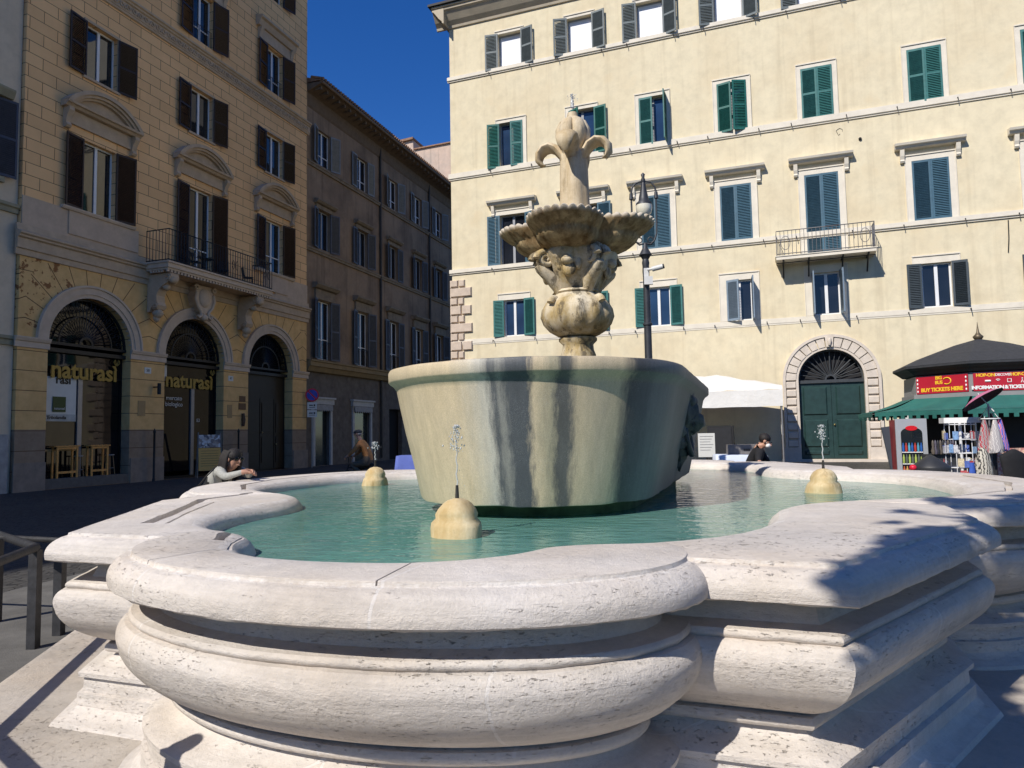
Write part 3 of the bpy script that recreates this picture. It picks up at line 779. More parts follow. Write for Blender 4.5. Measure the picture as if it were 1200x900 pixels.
# small iron shutter stays along the courses
mb = MB()
for u in COLS:
    for z in (13.52, 9.03, 5.78, 18.1):
        for s in (-1, 1):
            x = u+s*.98
            mb.tube([(x,0,z),(x,-.15,z+.01),(x+.01,-.16,z-.11)], .016, 5)
mb.obj('shutter_stay', IRON, pal)
rc = random.Random(11)
for u, z in ((16.4,12.95),(22.3,8.55)):
    mb = MB(); mb.tube([(u+.12*math.cos(a)*rc.uniform(.6,1.2), -.012, z+.14*math.sin(a)*rc.uniform(.6,1.2)) for a in [k*.7 for k in range(8)]], .007, 5); mb.obj('loose_cable', IRON, pal)
mb = MB(); mb.tube([(21.66,-.02,8.85),(21.64,-.03,8.2),(21.6,-.02,7.7)], .018, 5); mb2 = MB(); mb2.ball((17.1,-.03,12.55), .06, 8, 6); mb2.obj('wall_knob', IRON, pal)
mb.obj('loose_cable', IRON, pal)
# balcony over the portal
bal = MB(); bx0, bx1, bd = 13.93, 17.35, .85
bal.box(bx0, bx1, -bd, 0, 8.02, 8.14); bal.box(bx0-.03, bx1+.03, -bd-.03, 0, 8.14, 8.17)
bo = bal.obj('balcony', TRIM_R, pal)
mb = MB()
for k in range(25):
    x = bx0+.03+(bx1-bx0-.06)*k/24; mb.tube([(x,-bd+.03,8.17),(x,-bd+.03,9.12)], .011, 5)
for k in range(1, 6):
    for x in (bx0+.03, bx1-.03): y = -bd*k/6; mb.tube([(x,y,8.17),(x,y,9.12)], .011, 5)
for z in (8.24, 9.12):
    mb.tube([(bx0+.03,0,z),(bx0+.03,-bd+.03,z),(bx1-.03,-bd+.03,z),(bx1-.03,0,z)], .018, 5)
for x in (bx0+.35, bx1-.35): mb.tube([(x+.16*math.cos(a), -bd+.03, 8.65+.26*math.sin(a)) for a in [k*PI/8 for k in range(17)]], .012, 5)
mb.obj('railing', plain('grey_iron_rail', (.16,.16,.17), .5, .2, 9, .1, 40, .3), bo)
mb = MB()
for x in (bx0+.25, bx0+1.15, bx1-1.1, bx1-.25): mb.tube([(x,-bd+.08,8.0),(x,-.45,7.9),(x,-.06,7.45)], .03, 6); mb.tube([(x,0,7.98),(x,-bd+.05,7.98)], .028, 6)
mb.tube([(bx0,-.45,7.97),(bx1,-.45,7.97)], .02, 5)
mb.obj('bracket', IRON, bo)
# portal: surround, door, fanlight
PORT = plain('rusticated_travertine', (.60,.53,.45), .85, .14, 4, .4, 22)
mb = MB()
arc_band(mb, DU, 3.46, DR, DR+.09, -.06, .1); arc_band(mb, DU, 3.46, DR+.46, DR+.56, -.13, .0)
for s in (-1, 1):
    xa = DU+s*DR; mb.box(min(xa, xa+s*.09), max(xa, xa+s*.09), -.06, .1, .46, 3.459)
    xa = DU+s*(DR+.46); mb.box(min(xa, xa+s*.10), max(xa, xa+s*.10), -.13, 0, .9, 3.459)
    xa = DU+s*(DR+.05); mb.box(min(xa, xa+s*.56), max(xa, xa+s*.56), -.12, 0, .2, .9)
    zz = .9
    while zz < 3.40:
        xa = DU+s*(DR+.09); xb = DU+s*(DR+.46); x0, x1 = min(xa, xb), max(xa, xb); hh = .30
        mb.box(x0, x1, -.02, 0, zz, zz+hh)
        mb.add([(x0,-.02,zz+.02),(x1,-.02,zz+.02),(x1,-.02,zz+hh-.02),(x0,-.02,zz+hh-.02),(x0+.02,-.09,zz+.05),(x1-.02,-.09,zz+.05),(x1-.02,-.09,zz+hh-.05),(x0+.02,-.09,zz+hh-.05)], [(4,5,6,7),(0,1,5,4),(1,2,6,5),(2,3,7,6),(3,0,4,7)])
        zz += .32
nv = 15
for k in range(nv):
    a0, a1 = PI*k/nv+.012, PI*(k+1)/nv-.012
    arc_band(mb, DU, 3.46, DR+.09, DR+.46, -.09 if k != 7 else -.15, 0, a0, a1, 3)
mb.box(DU-1.75, DU+1.75, -.25, .3, .2, .455)
mb.tube([(DU,-.17,4.75),(DU,-.2,4.9),(DU+.02,-.16,5.0)], [.05,.08,.05], 8)
mb.obj('portal_surround', PORT, pal)
DOORM = plain('dark_green_door_paint', (.018,.045,.042), .4, .3, 5, .15, 30)
for s in (-1, 1):
    mb = MB(); x0, x1 = (DU-DR, DU-.006) if s < 0 else (DU+.006, DU+DR)
    mb.box(x0, x1, .2, .28, .47, 3.33)
    for za, zb in ((.6,.78),(.9,1.95),(2.12,3.2)):
        xa, xb = x0+.14, x1-.14; e = .05
        mb.add([(xa,.2,za),(xb,.2,za),(xb,.2,zb),(xa,.2,zb),(xa+e,.15,za+e),(xb-e,.15,za+e),(xb-e,.15,zb-e),(xa+e,.15,zb-e)], [(4,5,6,7),(0,1,5,4),(1,2,6,5),(2,3,7,6),(3,0,4,7)])
    dl = mb.obj('door_leaf', DOORM, pal)
    if s > 0: m2 = MB(); m2.ball((x0+.06,.16,1.75), .04, 8, 6); m2.obj('handle', plain('brass', (.5,.38,.15), .3, .1, 5, 0, 10, .9), dl)
mb = MB(); mb.box(DU-DR, DU+DR, .12, .28, 3.34, 3.46)
for k in range(1, 16):
    a = PI*k/16; mb.tube([(DU-.14*math.cos(a), .2, 3.48+.14*math.sin(a)), (DU-DR*math.cos(a), .2, 3.46+DR*math.sin(a))], .016 if k % 4 else .03, 5)
arc_band(mb, DU, 3.46, .14, .2, .17, .23); arc_band(mb, DU, 3.46, DR-.06, DR-.002, .16, .24)
mb.obj('fanlight_grille', plain('dark_iron_grille', (.05,.055,.06), .5, .2, 8, .1, 30, .2), pal)

# ================================================================== ochre corner palazzo on the left (in shade)
UL = Vector((math.sin(R_(18.68)), math.cos(R_(18.68)), 0)); LROT = R_(90-18.68)
LP = Vector((-15.88, 24.18, 0))
och = thing('corner_building', LP, 'ochre block faced corner building with brown shutters above the arched shop windows', 'building', LROT)
def ashlar():
    t = NT('ashlar_painted_stucco')
    sep = t.new('SeparateXYZ'); t.set(sep.inputs[0], t.tc.outputs['Object'])
    cb = t.new('CombineXYZ'); t.set(cb.inputs[0], sep.outputs[0]); t.set(cb.inputs[1], sep.outputs[2])
    br = t.new('TexBrick'); t.set(br.inputs['Vector'], cb.outputs[0]); br.inputs['Scale'].default_value = 1
    br.inputs['Brick Width'].default_value = 1.02; br.inputs['Row Height'].default_value = .425; br.inputs['Mortar Size'].default_value = .011
    br.inputs['Mortar Smooth'].default_value = .1; br.inputs['Bias'].default_value = 0
    br.inputs['Color1'].default_value = (.88,.555,.275,1); br.inputs['Color2'].default_value = (.79,.49,.24,1); br.inputs['Mortar'].default_value = (.16,.09,.05,1)
    a = t.noise(.5, 6, .65); b = t.noise(3, 6, .65)
    up = t.mix(.6, br.outputs['Color'], t.ramp(a, [(.3,(.80,.78,.76)),(.7,(1.1,1.08,1.05))]), 'MULTIPLY')
    # ground floor: yellow ochre, courses plus joints fanning from the arches
    u = t.math('SUBTRACT', t.math('MODULO', t.math('ADD', sep.outputs[0], 2.565-1.68+5.13*4), 5.13), 2.565)
    z = t.math('SUBTRACT', sep.outputs[2], 5.15)
    ang = t.math('ARCTAN2', z, u); rad = t.math('SQRT', t.math('ADD', t.math('MULTIPLY', u, u), t.math('MULTIPLY', z, z)))
    fr = t.math('PINGPONG', ang, PI/26)
    l1 = t.math('LESS_THAN', t.math('MULTIPLY', fr, rad), .014)
    l1 = t.math('MULTIPLY', l1, t.math('GREATER_THAN', z, .02)); l1 = t.math('MULTIPLY', l1, t.math('LESS_THAN', rad, 3.2))
    fz = t.math('PINGPONG', sep.outputs[2], .335); l2 = t.math('LESS_THAN', fz, .012)
    l2 = t.math('MULTIPLY', l2, t.math('MAXIMUM', t.math('LESS_THAN', z, 0), t.math('GREATER_THAN', rad, 3.2)))
    ln = t.math('MAXIMUM', l1, l2)
    och_ = t.ramp(b, [(.3,(.62,.385,.155)),(.7,(.78,.51,.225))])
    och_ = t.mix(.5, och_, t.ramp(a, [(.3,(.75,.72,.7)),(.7,(1.1,1.1,1.1))]), 'MULTIPLY')
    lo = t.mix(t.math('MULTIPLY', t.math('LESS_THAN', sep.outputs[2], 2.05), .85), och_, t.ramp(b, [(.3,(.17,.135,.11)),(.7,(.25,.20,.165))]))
    # flaking render by the first arch
    dx = t.math('SUBTRACT', sep.outputs[0], -.25); dz = t.math('SUBTRACT', sep.outputs[2], 6.7)
    dd = t.math('SQRT', t.math('ADD', t.math('MULTIPLY', dx, dx), t.math('MULTIPLY', t.math('MULTIPLY', dz, dz), .8)))
    fl_ = t.math('MULTIPLY', t.math('LESS_THAN', dd, 1.15), t.ramp(t.noise(2.6, 5, .65), [(.54,0.0),(.57,1.0)]))
    lo = t.mix(t.math('MULTIPLY', fl_, .9), lo, (.23,.09,.035))
    lo = t.mix(ln, lo, (.14,.08,.04))
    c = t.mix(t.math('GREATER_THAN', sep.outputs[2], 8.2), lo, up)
    hgt = t.math('SUBTRACT', t.math('MULTIPLY', t.noise(22,5,.7), .3), t.math('MULTIPLY', t.math('MAXIMUM', t.math('MULTIPLY', br.outputs['Fac'], t.math('GREATER_THAN', sep.outputs[2], 8.2)), ln), .8))
    return t.fin(c, .88, t.bump(hgt, .35, .02), None, .2)
ASH = ashlar()
LCOL = [1.80, 6.93, 12.02]; ARC = [(-.05,3.38,.02,5.12),(5.06,8.50,.02,5.12),(10.16,13.62,.02,5.12)]
rects = []
for i, u in enumerate(LCOL):
    rects += [(u-.7,u+.7, 8.72 if i == 1 else 9.98,12.65), (u-.68,u+.68,15.07,17.15), (u-.62,u+.62,19.42,21.7), (u-.62,u+.62,24.4,26.4)]
LH = 28.6
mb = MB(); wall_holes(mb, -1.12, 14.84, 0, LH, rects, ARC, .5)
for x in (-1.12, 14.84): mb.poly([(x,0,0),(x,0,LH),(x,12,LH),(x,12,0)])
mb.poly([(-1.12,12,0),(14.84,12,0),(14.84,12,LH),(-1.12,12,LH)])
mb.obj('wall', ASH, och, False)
mb = MB(); mb.box(-.9, 14.6, 1.5, 1.52, 0, 28); mb.obj('interior', plain('dim_interior', (.012,.012,.014), .9, .2, 2, 0), och)
GST = plain('grey_brown_stone_trim', (.50,.375,.255), .85, .16, 3, .3, 25)
GSTL = plain('pale_arch_stone', (.56,.44,.33), .85, .14, 3, .3, 25)
mb = MB()   # band over the ground floor and the plain panel under the windows
moulding(mb, -1.3, 14.95, [(0,7.84),(.06,7.85),(.06,8.05),(.12,8.07),(.12,8.40),(.20,8.44),(.20,8.50),(.27,8.54),(.27,8.60),(.08,8.68),(.06,8.9),(0,8.9)])
mb.obj('string_course', GST, och)
PANEL = plain('grey_stucco_panel', (.53,.40,.285), .85, .15, 2, .2, 25)
for xa, xb, xc, xd in ((-1.12,3.6,.55,3.55),(12.1,14.84,11.2,13.1)):
    mb = MB(); mb.box(xa, xb, -.045, 0, 8.9, 9.88); mb.box(xc, xd, -.09, 0, 9.0, 9.86); mb.obj('apron', PANEL, och)
mb = MB()   # ornate cornice with a running wave of relief
moulding(mb, -1.3, 14.98, [(0,18.36),(.07,18.38),(.07,18.46),(.10,18.48),(.10,18.80),(.17,18.84),(.17,18.9),(.24,18.94),(.24,19.02),(0,19.06)])
for k in range(54):
    x = -1.0+k*.296
    mb.tube([(x+.115*math.cos(a)*(1-a/16), -.115, 18.64+.115*math.sin(a)*(1-a/16)) for a in [j*.6 for j in range(14)]], .027, 5)
    mb.ball((x+.148,-.11,18.58+.12*(k % 2)), .045, 6, 5)
mb.obj('cornice', GST, och)
mb = MB()
for a, b, z0, sp in ARC:
    m = (a+b)/2; r = (b-a)/2
    arc_band(mb, m, sp, r, r+.14, -.05, .1); arc_band(mb, m, sp, r+.14, r+.38, -.09, 0); arc_band(mb, m, sp, r+.38, r+.46, -.14, 0)
mb.obj('archivolt', GSTL, och)
PIERB = plain('brown_pier_base', (.25,.20,.16), .85, .25, 3, .2, 20)
for x0, x1 in ((-1.2,-.05),(3.38,5.06),(8.50,10.16),(13.62,14.92)):
    mb = MB()
    moulding(mb, x0-.04, x1+.04, [(0,4.78),(.05,4.79),(.05,4.98),(.09,5.0),(.13,5.10),(.13,5.14),(0,5.14)])
    mb.obj('impost', GSTL, och)
    mb = MB(); mb.box(x0+.04, x1-.0, -.05, 0, 0, .95); mb.obj('pier_base', PIERB, och)
BRN = plain('dark_brown_shutter_paint', (.035,.018,.013), .5, .3, 6, .15, 40)
BRN2 = plain('brown_black_shutter_paint', (.022,.012,.010), .5, .3, 6, .15, 40)
def pediment(u, zb, parent, w=1.62):
    mb = MB(); a0 = math.atan2(.95, w); Rr = (w*w+.80*.80)/(2*.80)
    half = math.asin(w/Rr); cz = zb+.72-(Rr-.80)-.0
    def band(r0, r1, y): arc_band(mb, u, cz+.02, r0, r1, y, 0, PI/2-half, PI/2+half, 20)
    band(Rr-.14, Rr, -.42); band(Rr-.24, Rr-.141, -.34); band(Rr-.32, Rr-.241, -.24)
    moulding(mb, u-w, u+w, [(0,zb+.52),(.25,zb+.54),(.32,zb+.62),(.40,zb+.64),(.42,zb+.72),(0,zb+.74)])
    mb.box(u-w+.22, u+w-.22, -.09, 0, zb+.02, zb+.52)
    seg = [(u-w+.1,-.10,zb+.73)]+[(u-(Rr-.3)*math.cos(a), -.10, cz+(Rr-.3)*math.sin(a)) for a in [PI/2-half*.94+2*half*.94*k/14 for k in range(15)]]+[(u+w-.1,-.10,zb+.73)]
    mb.extr(seg[::-1], (0,.10,0))
    for s in (-1, 1):
        x = u+s*(w-.2)
        sc = [(0,.55),(-.30,.53),(-.32,.40),(-.20,.20),(-.14,.0),(-.20,-.12),(-.14,-.2),(0,-.22)]
        mb.extr([(x-.10,y,zb+z) for y, z in sc], (.2,0,0))
    return mb.obj('pediment', GST, parent)
LG = glass('shop_reflecting_glass', (.015,.018,.022), .03, .9)
def brown_shutters(w, u, z, half, h, al, ar, sw, panels=1, m=None):
    shutter(w, u-half, z, sw, h, m or BRN, 'L', al, panels, -.05); shutter(w, u+half, z, sw, h, m or BRN, 'R', ar, panels, -.05)
for i, u in enumerate(LCOL):
    zb = 8.72 if i == 1 else 9.98
    w = window(och, u, zb, 1.4, 12.65-zb, WHITE_FR, LG, .22, 1, (.32,) if i else ())
    brown_shutters(w, u, zb, .7, 12.65-zb, 172, 166, .78)
    pediment(u, 13.0, w)
    mb = MB(); moulding(mb, u-1.55, u+1.55, [(0,zb-.14),(.14,zb-.13),(.18,zb-.05),(.18,zb-.01),(0,zb)]) if i != 1 else mb.box(u-.7,u+.7,-.1,0,zb-.06,zb)
    mb.obj('sill', GSTL, w)
    w = window(och, u, 15.07, 1.36, 2.08, WHITE_FR, LG, .22, 1)
    brown_shutters(w, u, 15.05, .68, 2.1, 173, 167, .76, 2, BRN2); surround(w, u, 15.07, 1.36, 2.08, .1, GST, -.05)
    mb = MB(); mb.box(u-.8,u+.8,-.08,0,14.97,15.06); mb.obj('sill', GST, w)
    w = window(och, u, 19.42, 1.24, 2.28, WHITE_FR, LG, .22, 1, (.3,))
    brown_shutters(w, u, 19.4, .62, 2.3, 171, 166, .8, 2)
    mb = MB(); moulding(mb, u-1.5, u+1.5, [(0,22.3),(.2,22.32),(.3,22.6),(.42,22.66),(.42,22.78),(0,22.85)]); mb.box(u-1.2,u+1.2,-.1,0,21.75,22.3)
    for s in (-1, 1): mb.extr([(u+s*1.25-.1,y,z) for y, z in ((0,22.32),(-.28,22.3),(-.16,22.0),(-.12,21.8),(-.18,21.7),(0,21.65))], (.2,0,0))
    mb.obj('hood', GST, w)
    mb = MB()
    for k in range(9): x = u-.58+k*.145; mb.tube([(x,.05,19.45),(x,.05,20.2)], .012, 4)
    mb.tube([(u-.6,.05,20.2),(u+.6,.05,20.2)], .018, 4); mb.obj('guard_rail', IRON, w)
    w = window(och, u, 24.4, 1.24, 2.0, WHITE_FR, LG, .22, 1); brown_shutters(w, u, 24.4, .62, 2.0, 172, 166, .8, 2)
mb = MB(); moulding(mb, -1.6, 15.4, [(0,LH-.6),(.3,LH-.5),(.5,LH-.2),(.9,LH-.1),(.9,LH+.05),(0,LH+.1)]); mb.obj('eaves', GST, och)
mb = MB(); mb.extr([(-1.3,-.8,LH+.1),(-1.3,6,LH+1.6),(-1.3,12.3,LH+.1)], (16.4,0,0)); mb.obj('roof', ROOFT, och)
# long balcony on consoles
mb = MB(); b0, b1, bd = 3.85, 10.25, 1.30
mb.box(b0, b1, -bd, -.14, 8.42, 8.60); mb.box(b0-.05, b1+.05, -bd-.06, -.14, 8.601, 8.67); mb.box(b0+.05, b1-.05, -bd+.06, -.14, 8.34, 8.419)
for k in range(36): x = b0+.1+k*(b1-b0-.2)/35; mb.box(x-.05, x+.05, -bd+.08, -bd+.16, 8.25, 8.339)
for k in range(5):
    for x in (b0+.1, b1-.1): y = -.35-k*.14; mb.box(x-.04, x+.04, y-.05, y+.03, 8.25, 8.339)
bo = mb.obj('balcony', GSTL, och)
def console(u, parent):
    mb = MB()
    cur = [(-.02,8.70),(-.92,8.70),(-.95,8.55),(-.86,8.38),(-.66,8.25),(-.48,8.1),(-.38,7.85),(-.40,7.6),(-.46,7.45),(-.40,7.30),(-.26,7.28),(-.2,7.4),(-.12,7.2),(-.02,7.2)]
    mb.extr([(u-.17,y,z) for y, z in cur], (.34,0,0))
    for s in (-1, 1):
        mb.tube([(u+s*.18, -.80+.13*math.cos(a)*(1-a/18), 8.52+.13*math.sin(a)*(1-a/18)) for a in [j*.5 for j in range(20)]], .03, 5)
        mb.tube([(u+s*.18, -.34+.10*math.cos(a)*(1-a/18), 7.42+.10*math.sin(a)*(1-a/18)) for a in [j*.5 for j in range(20)]], .028, 5)
    nz = lambda p: 1+.2*noise.noise(Vector(p)*4)
    mb.ball((u,-.30,7.15), (.17,.16,.2), 10, 8, None, nz); mb.ball((u,-.24,6.95), (.11,.11,.16), 8, 7, None, nz)
    mb.ball((u,-.88,8.45), (.18,.12,.16), 10, 8, None, nz); mb.ball((u,-.62,8.18), (.14,.12,.14), 10, 8, None, nz)
    mb.v = [(u+(x-u)*1.25, y*1.28, z-.46) for x, y, z in mb.v]
    return mb.obj('console', GST, parent)
console(4.3, bo); console(9.55, bo)
mb = MB()   # shield on the keystone of the middle arch
m = 6.78
sh = [(-.5,8.62),(-.62,8.5),(-.5,8.35),(-.55,8.1),(-.42,7.75),(-.2,7.5),(0,7.38),(.2,7.5),(.42,7.75),(.55,8.1),(.5,8.35),(.62,8.5),(.5,8.62)]
mb.extr([(m+x,-.34,z) for x, z in sh], (0,.34,0))
mb.ball((m,-.34,8.1), (.34,.12,.42), 12, 9)
for s in (-1,1):
    mb.tube([(m+s*(.52+.12*math.cos(a)*(1-a/16)), -.38, 8.5+.12*math.sin(a)*(1-a/16)) for a in [j*.5 for j in range(18)]], .045, 6)
    mb.tube([(m+s*x,-.36,z) for x, z in ((.5,8.3),(.56,8.0),(.44,7.7),(.24,7.5),(.2,7.3),(.34,7.2),(.42,7.3))], .06, 6)
mb.ball((m,-.3,7.25), (.2,.15,.16), 10, 8)
mb.v = [(x, y*1.25, z-.36) for x, y, z in mb.v]; mb.obj('carved_shield', GSTL, och)
mb = MB()
def rail(pts, z0, z1, step, r=.014):
    for p, q in zip(pts[:-1], pts[1:]):
        L = math.dist(p, q); n = max(1, int(L/step))
        for k in range(n+1):
            x, y = p[0]+(q[0]-p[0])*k/n, p[1]+(q[1]-p[1])*k/n; mb.tube([(x,y,z0),(x,y,z1)], r, 4, True, False)
    for z in (z0+.06, z1): mb.tube([(p[0],p[1],z) for p in pts], .024, 5)
pts = [(b0+.04,-.15),(b0+.04,-bd+.02),(b1-.04,-bd+.02),(b1-.04,-.15)]
rail(pts, 8.67, 9.95, .155, .017)
for x in (b0+1.6, b0+3.8, b0+6.0):
    for s in (-1, 1): mb.tube([(x+s*(.12+.07*math.cos(a)), -bd+.0, 9.3+.20*math.sin(a)) for a in [j*.5 for j in range(13)]], .014, 4)
mb.obj('railing', IRON, bo)
# shopfronts inside the arches
SHOPF = plain('black_shop_frame', (.012,.012,.013), .4, .2, 5, 0, 10, .3)
MULL = plain('brushed_grey_mullion', (.24,.25,.28), .4, .1, 5, 0, 10, .5)
PAPER = plain('white_printed_board', (.62,.62,.58), .6, .06, 4, 0)
GOLD = plain('olive_gold_letters', (.30,.21,.05), .5, .08, 5, 0, 10, .3)
SHOPG = glass('shop_window_glass', (.006,.006,.008), .03, .35)
LEAFG = plain('green_logo_board', (.05,.075,.02), .6, .1, 5, 0)
def fan(parent, a, b, sp, y, full=True):
    mb = MB(); m = (a+b)/2; r = (b-a)/2
    mb.box(a, b, y-.05, y+.06, sp-.34, sp-.20); mb.box(a, b, y-.07, y+.06, sp-.08, sp+.02)
    for k in range(1, 26):
        t_ = PI*k/26; mb.tube([(m-.28*math.cos(t_), y, sp+.05+.25*math.sin(t_)), (m-(r-.02)*math.cos(t_), y, sp+(r-.02)*math.sin(t_))], .014, 4, True, False)
    arc_band(mb, m, sp+.02, .22, .30, y-.03, y+.03); arc_band(mb, m, sp, r*.62, r*.65, y-.02, y+.02); arc_band(mb, m, sp, r-.07, r-.002, y-.04, y+.04)
    for k in range(13):
        t_ = PI*(k+.5)/13; mb.tube([(m-r*.82*math.cos(t_)+.10*math.cos(q), y, sp+r*.82*math.sin(t_)+.10*math.sin(q)) for q in [j*PI/4 for j in range(9)]], .012, 4)
    return mb.obj('fanlight_grille', plain('iron_fan_grille', (.03,.031,.034), .45, .2, 6, .1, 30, .5), parent)
for i, (a, b, z0, sp) in enumerate(ARC[:2]):
    m = (a+b)/2; y = .42
    mb = MB(); mb.box(a, a+.07, y, y+.1, .02, sp); mb.box(b-.07, b, y, y+.1, .02, sp); mb.box(a, b, y, y+.1, .02, .35 if i == 0 else .10); mb.box(a, b, y+.01, y+.1, 3.95, 4.02)
    sf = mb.obj('shopfront', SHOPF, och)
    fan(sf, a, b, sp, .30)
    g = MB(); g.box(a, b, y+.05, y+.06, .3, sp-.3); N = 24; r = (b-a)/2
    g.extr([(m-r*math.cos(PI*k/N), y+.05, sp+r*math.sin(PI*k/N)) for k in range(N+1)], (0,.01,0)); g.obj('pane', SHOPG, sf)
    g = MB(); x = m-.10 if i == 0 else m+.28; g.box(x-.09, x+.09, y-.02, y+.05, .1, 3.95); g.obj('mullion', MULL, sf)
    tx = text('naturasì', .86, GOLD, 'lettering', sf, TM((m+.05, y-.06, 4.16 if i == 0 else 4.12), PI/2), .02, 'CENTER', .022, 1.0)
    lf = MB()
    for s in (-1, 1):
        lf.tube([(m+1.40+s*(.01+.06*q+(.085*math.sin(PI*q) if d > 0 else .0)), y-.06, 4.50+.24*q) for d in (1, -1) for q in ([j/8 for j in range(9)] if d > 0 else [1-j/8 for j in range(9)])], .020, 5)
    lf.obj('leaf_emblem', GOLD, sf)
    if i == 0:
        p = MB(); p.box(a+.08, m-.24, y+.01, y+.03, 2.35, 3.92); p.obj('poster', PAPER, sf)
        p = MB(); p.box(a+.08, m-.24, y+.0, y+.008, 2.36, 2.60); p.obj('poster_strip', plain('pale_poster_strip', (.45,.46,.44), .6), sf)
        p = MB(); p.box(a+.55, a+1.05, y-.02, y-.005, 2.68, 3.22); lb = p.obj('logo_board', LEAFG, sf)
        text('naturasì', .13, PAPER, 'lettering', sf, TM((a+.8, y-.03, 2.80), PI/2), .003)
        text('L\'Erbolandia', .17, SHOPF, 'lettering', sf, TM((a+.66, y-.006, 2.48), PI/2), .002, 'CENTER', .004, 1, .2)
        text('rasi', .42, SHOPF, 'lettering', sf, TM((a+.95, y-.0, 3.82), PI/2), .003, 'CENTER', .012)
        p = MB(); p.box(a+.08, m-.2, y-.12, y-.0, 1.30, 1.38); p.obj('counter', plain('light_wood_counter', (.36,.22,.09), .5, .2, 8, .1, 30), sf)
        p = MB()
        for k in range(7): p.box(m+.05+k*.2, m+.2+k*.2, .75, .85, 2.0+.03*(k%3), 2.25+.03*(k%2))
        for k in range(7): p.box(m+.05+k*.2, m+.2+k*.2, .75, .85, 2.45, 2.65+.03*(k%3))
        p.obj('shelf_goods', plain('packed_goods', (.20,.13,.06), .6, .5, 9, 0), sf)
    else:
        p = MB(); p.box(a+.08, a+.55, y+.01, y+.03, 4.1, 4.75); p.obj('poster', PAPER, sf)
        text('mercato\nbiologico', .26, PAPER, 'lettering', sf, TM((a+.95, y-.01, 3.25), PI/2), .003)
        text('E3', .2, PAPER, 'lettering', sf, TM((m+.62, y-.01, 2.45), PI/2), .003)
        p = MB(); p.box(m+.36, m+1.5, y+.0, y+.04, .15, 3.9); p.obj('glass_door', SHOPG, sf)
a, b, z0, sp = ARC[2]; m = (a+b)/2
fan(och, a, b, sp, .38)
WOODD = plain('dark_walnut_door', (.016,.011,.008), .5, .3, 6, .15, 20)
mb = MB(); mb.box(a, b, .5, .56, .02, sp-.2); dd = mb.obj('doorway', WOODD, och)
for x0, x1 in ((a+.2,m-.35),(m-.3,m+.75),(m+.8,b-.15)):
    p = MB(); p.box(x0, x1, .44, .499, .1, 3.6); p.box(x0+.12, x1-.12, .41, .439, .4, 1.7); p.box(x0+.12, x1-.12, .41, .439, 1.9, 3.4); p.obj('door_leaf', WOODD, dd)
mb = MB(); mb.ball((m-.2,.38,1.9), .05); mb.ball((m+.9,.38,1.3), .04); mb.obj('knob', plain('dull_brass', (.3,.24,.12), .4, .1, 4, 0, 10, .8), dd)
# plaques, numbers, utility boxes on the piers
PLQ = plain('bronze_plaque', (.12,.065,.03), .5, .2, 8, .1, 30, .4)
for xa, xb, za, zb in ((9.55,9.95,3.35,3.62),(9.5,9.98,2.98,3.28)): mb = MB(); mb.box(xa,xb,-.03,0,za,zb); mb.obj('plaque', PLQ, och)
mb = MB(); mb.tube([(9.75,-.04,2.2),(9.75,-.07,2.5),(9.75,-.04,2.8)], [.1,.13,.1], 10, flat=.5); mb.obj('intercom', plain('dark_bronze', (.09,.05,.03), .5, .2, 8, .1, 30, .4), och)
HATCH = plain('painted_hatch', (.36,.24,.11), .7, .1)
for xa, xb in ((8.75,9.05),(3.75,4.1)): mb = MB(); mb.box(xa,xb,-.02,0,2.58,3.18); mb.obj('utility_hatch', HATCH, och)
for (u, s) in ((4.2,'50'),(8.95,'47')):
    mb = MB(); mb.box(u-.16,u+.16,-.015,0,4.28,4.52); nb = mb.obj('number_plate', PAPER, och); text(s, .16, IRON, 'lettering', nb, TM((u,-.02,4.4), PI/2), .002)
mb = MB(); mb.tube([(4.5,0,3.75),(4.5,-.3,3.75),(4.5,-.3,3.6)], .03, 6); mb.tube([(4.5,-.3,3.9),(4.5,-.3,3.45)], .07, 8); mb.obj('wall_lamp', IRON, och)

# ================================================================== pale building at the far left edge, and its taller neighbour
pale = thing('pale_building', LP+UL*-1.15+Vector((0,0,0)), 'pale grey plastered building at the left edge with blue grey shutters', 'building', LROT)
t, c, h = stucco('pale_plaster', (.64,.53,.39), (.46,.38,.27), .4); PALEM = t.fin(c, .9, t.bump(h, .25, .02), None, .2)
mb = MB(); wall_holes(mb, -22, 0, 0, 23, [(-2.2,-1.1,10.3,12.6),(-2.2,-.9,17.9,20.2),(-6.2,-5.1,10.3,12.6),(-6.2,-5.1,17.9,20.2),(-10.2,-9.1,10.3,12.6),(-6.2,-5.0,1,4.2)], [], .3, .14)
mb.poly([(-22,.14,0),(-22,12,0),(-22,12,23),(-22,.14,23)])
mb.poly([(0,.14,0),(0,.14,23),(0,12,23),(0,12,0)])
mb.obj('wall', PALEM, pale, False)
mb = MB(); PT = plain('olive_grey_stone_trim', (.30,.27,.18), .85, .15, 3, .2, 25)
for z in (4.82, 9.2, 16.9, 22.4): moulding(mb, -22, -.02, [(-.14,z),(-.06,z),(-.06,z+.16),(.0,z+.2),(.0,z+.3),(-.14,z+.32)])
mb.obj('string_course', PT, pale)
mb = MB(); mb.box(-22,-.15,.02,.139,0,1.9); mb.obj('plinth', plain('grey_marble_plinth', (.32,.32,.32), .6, .3, 3, .2, 20), pale)
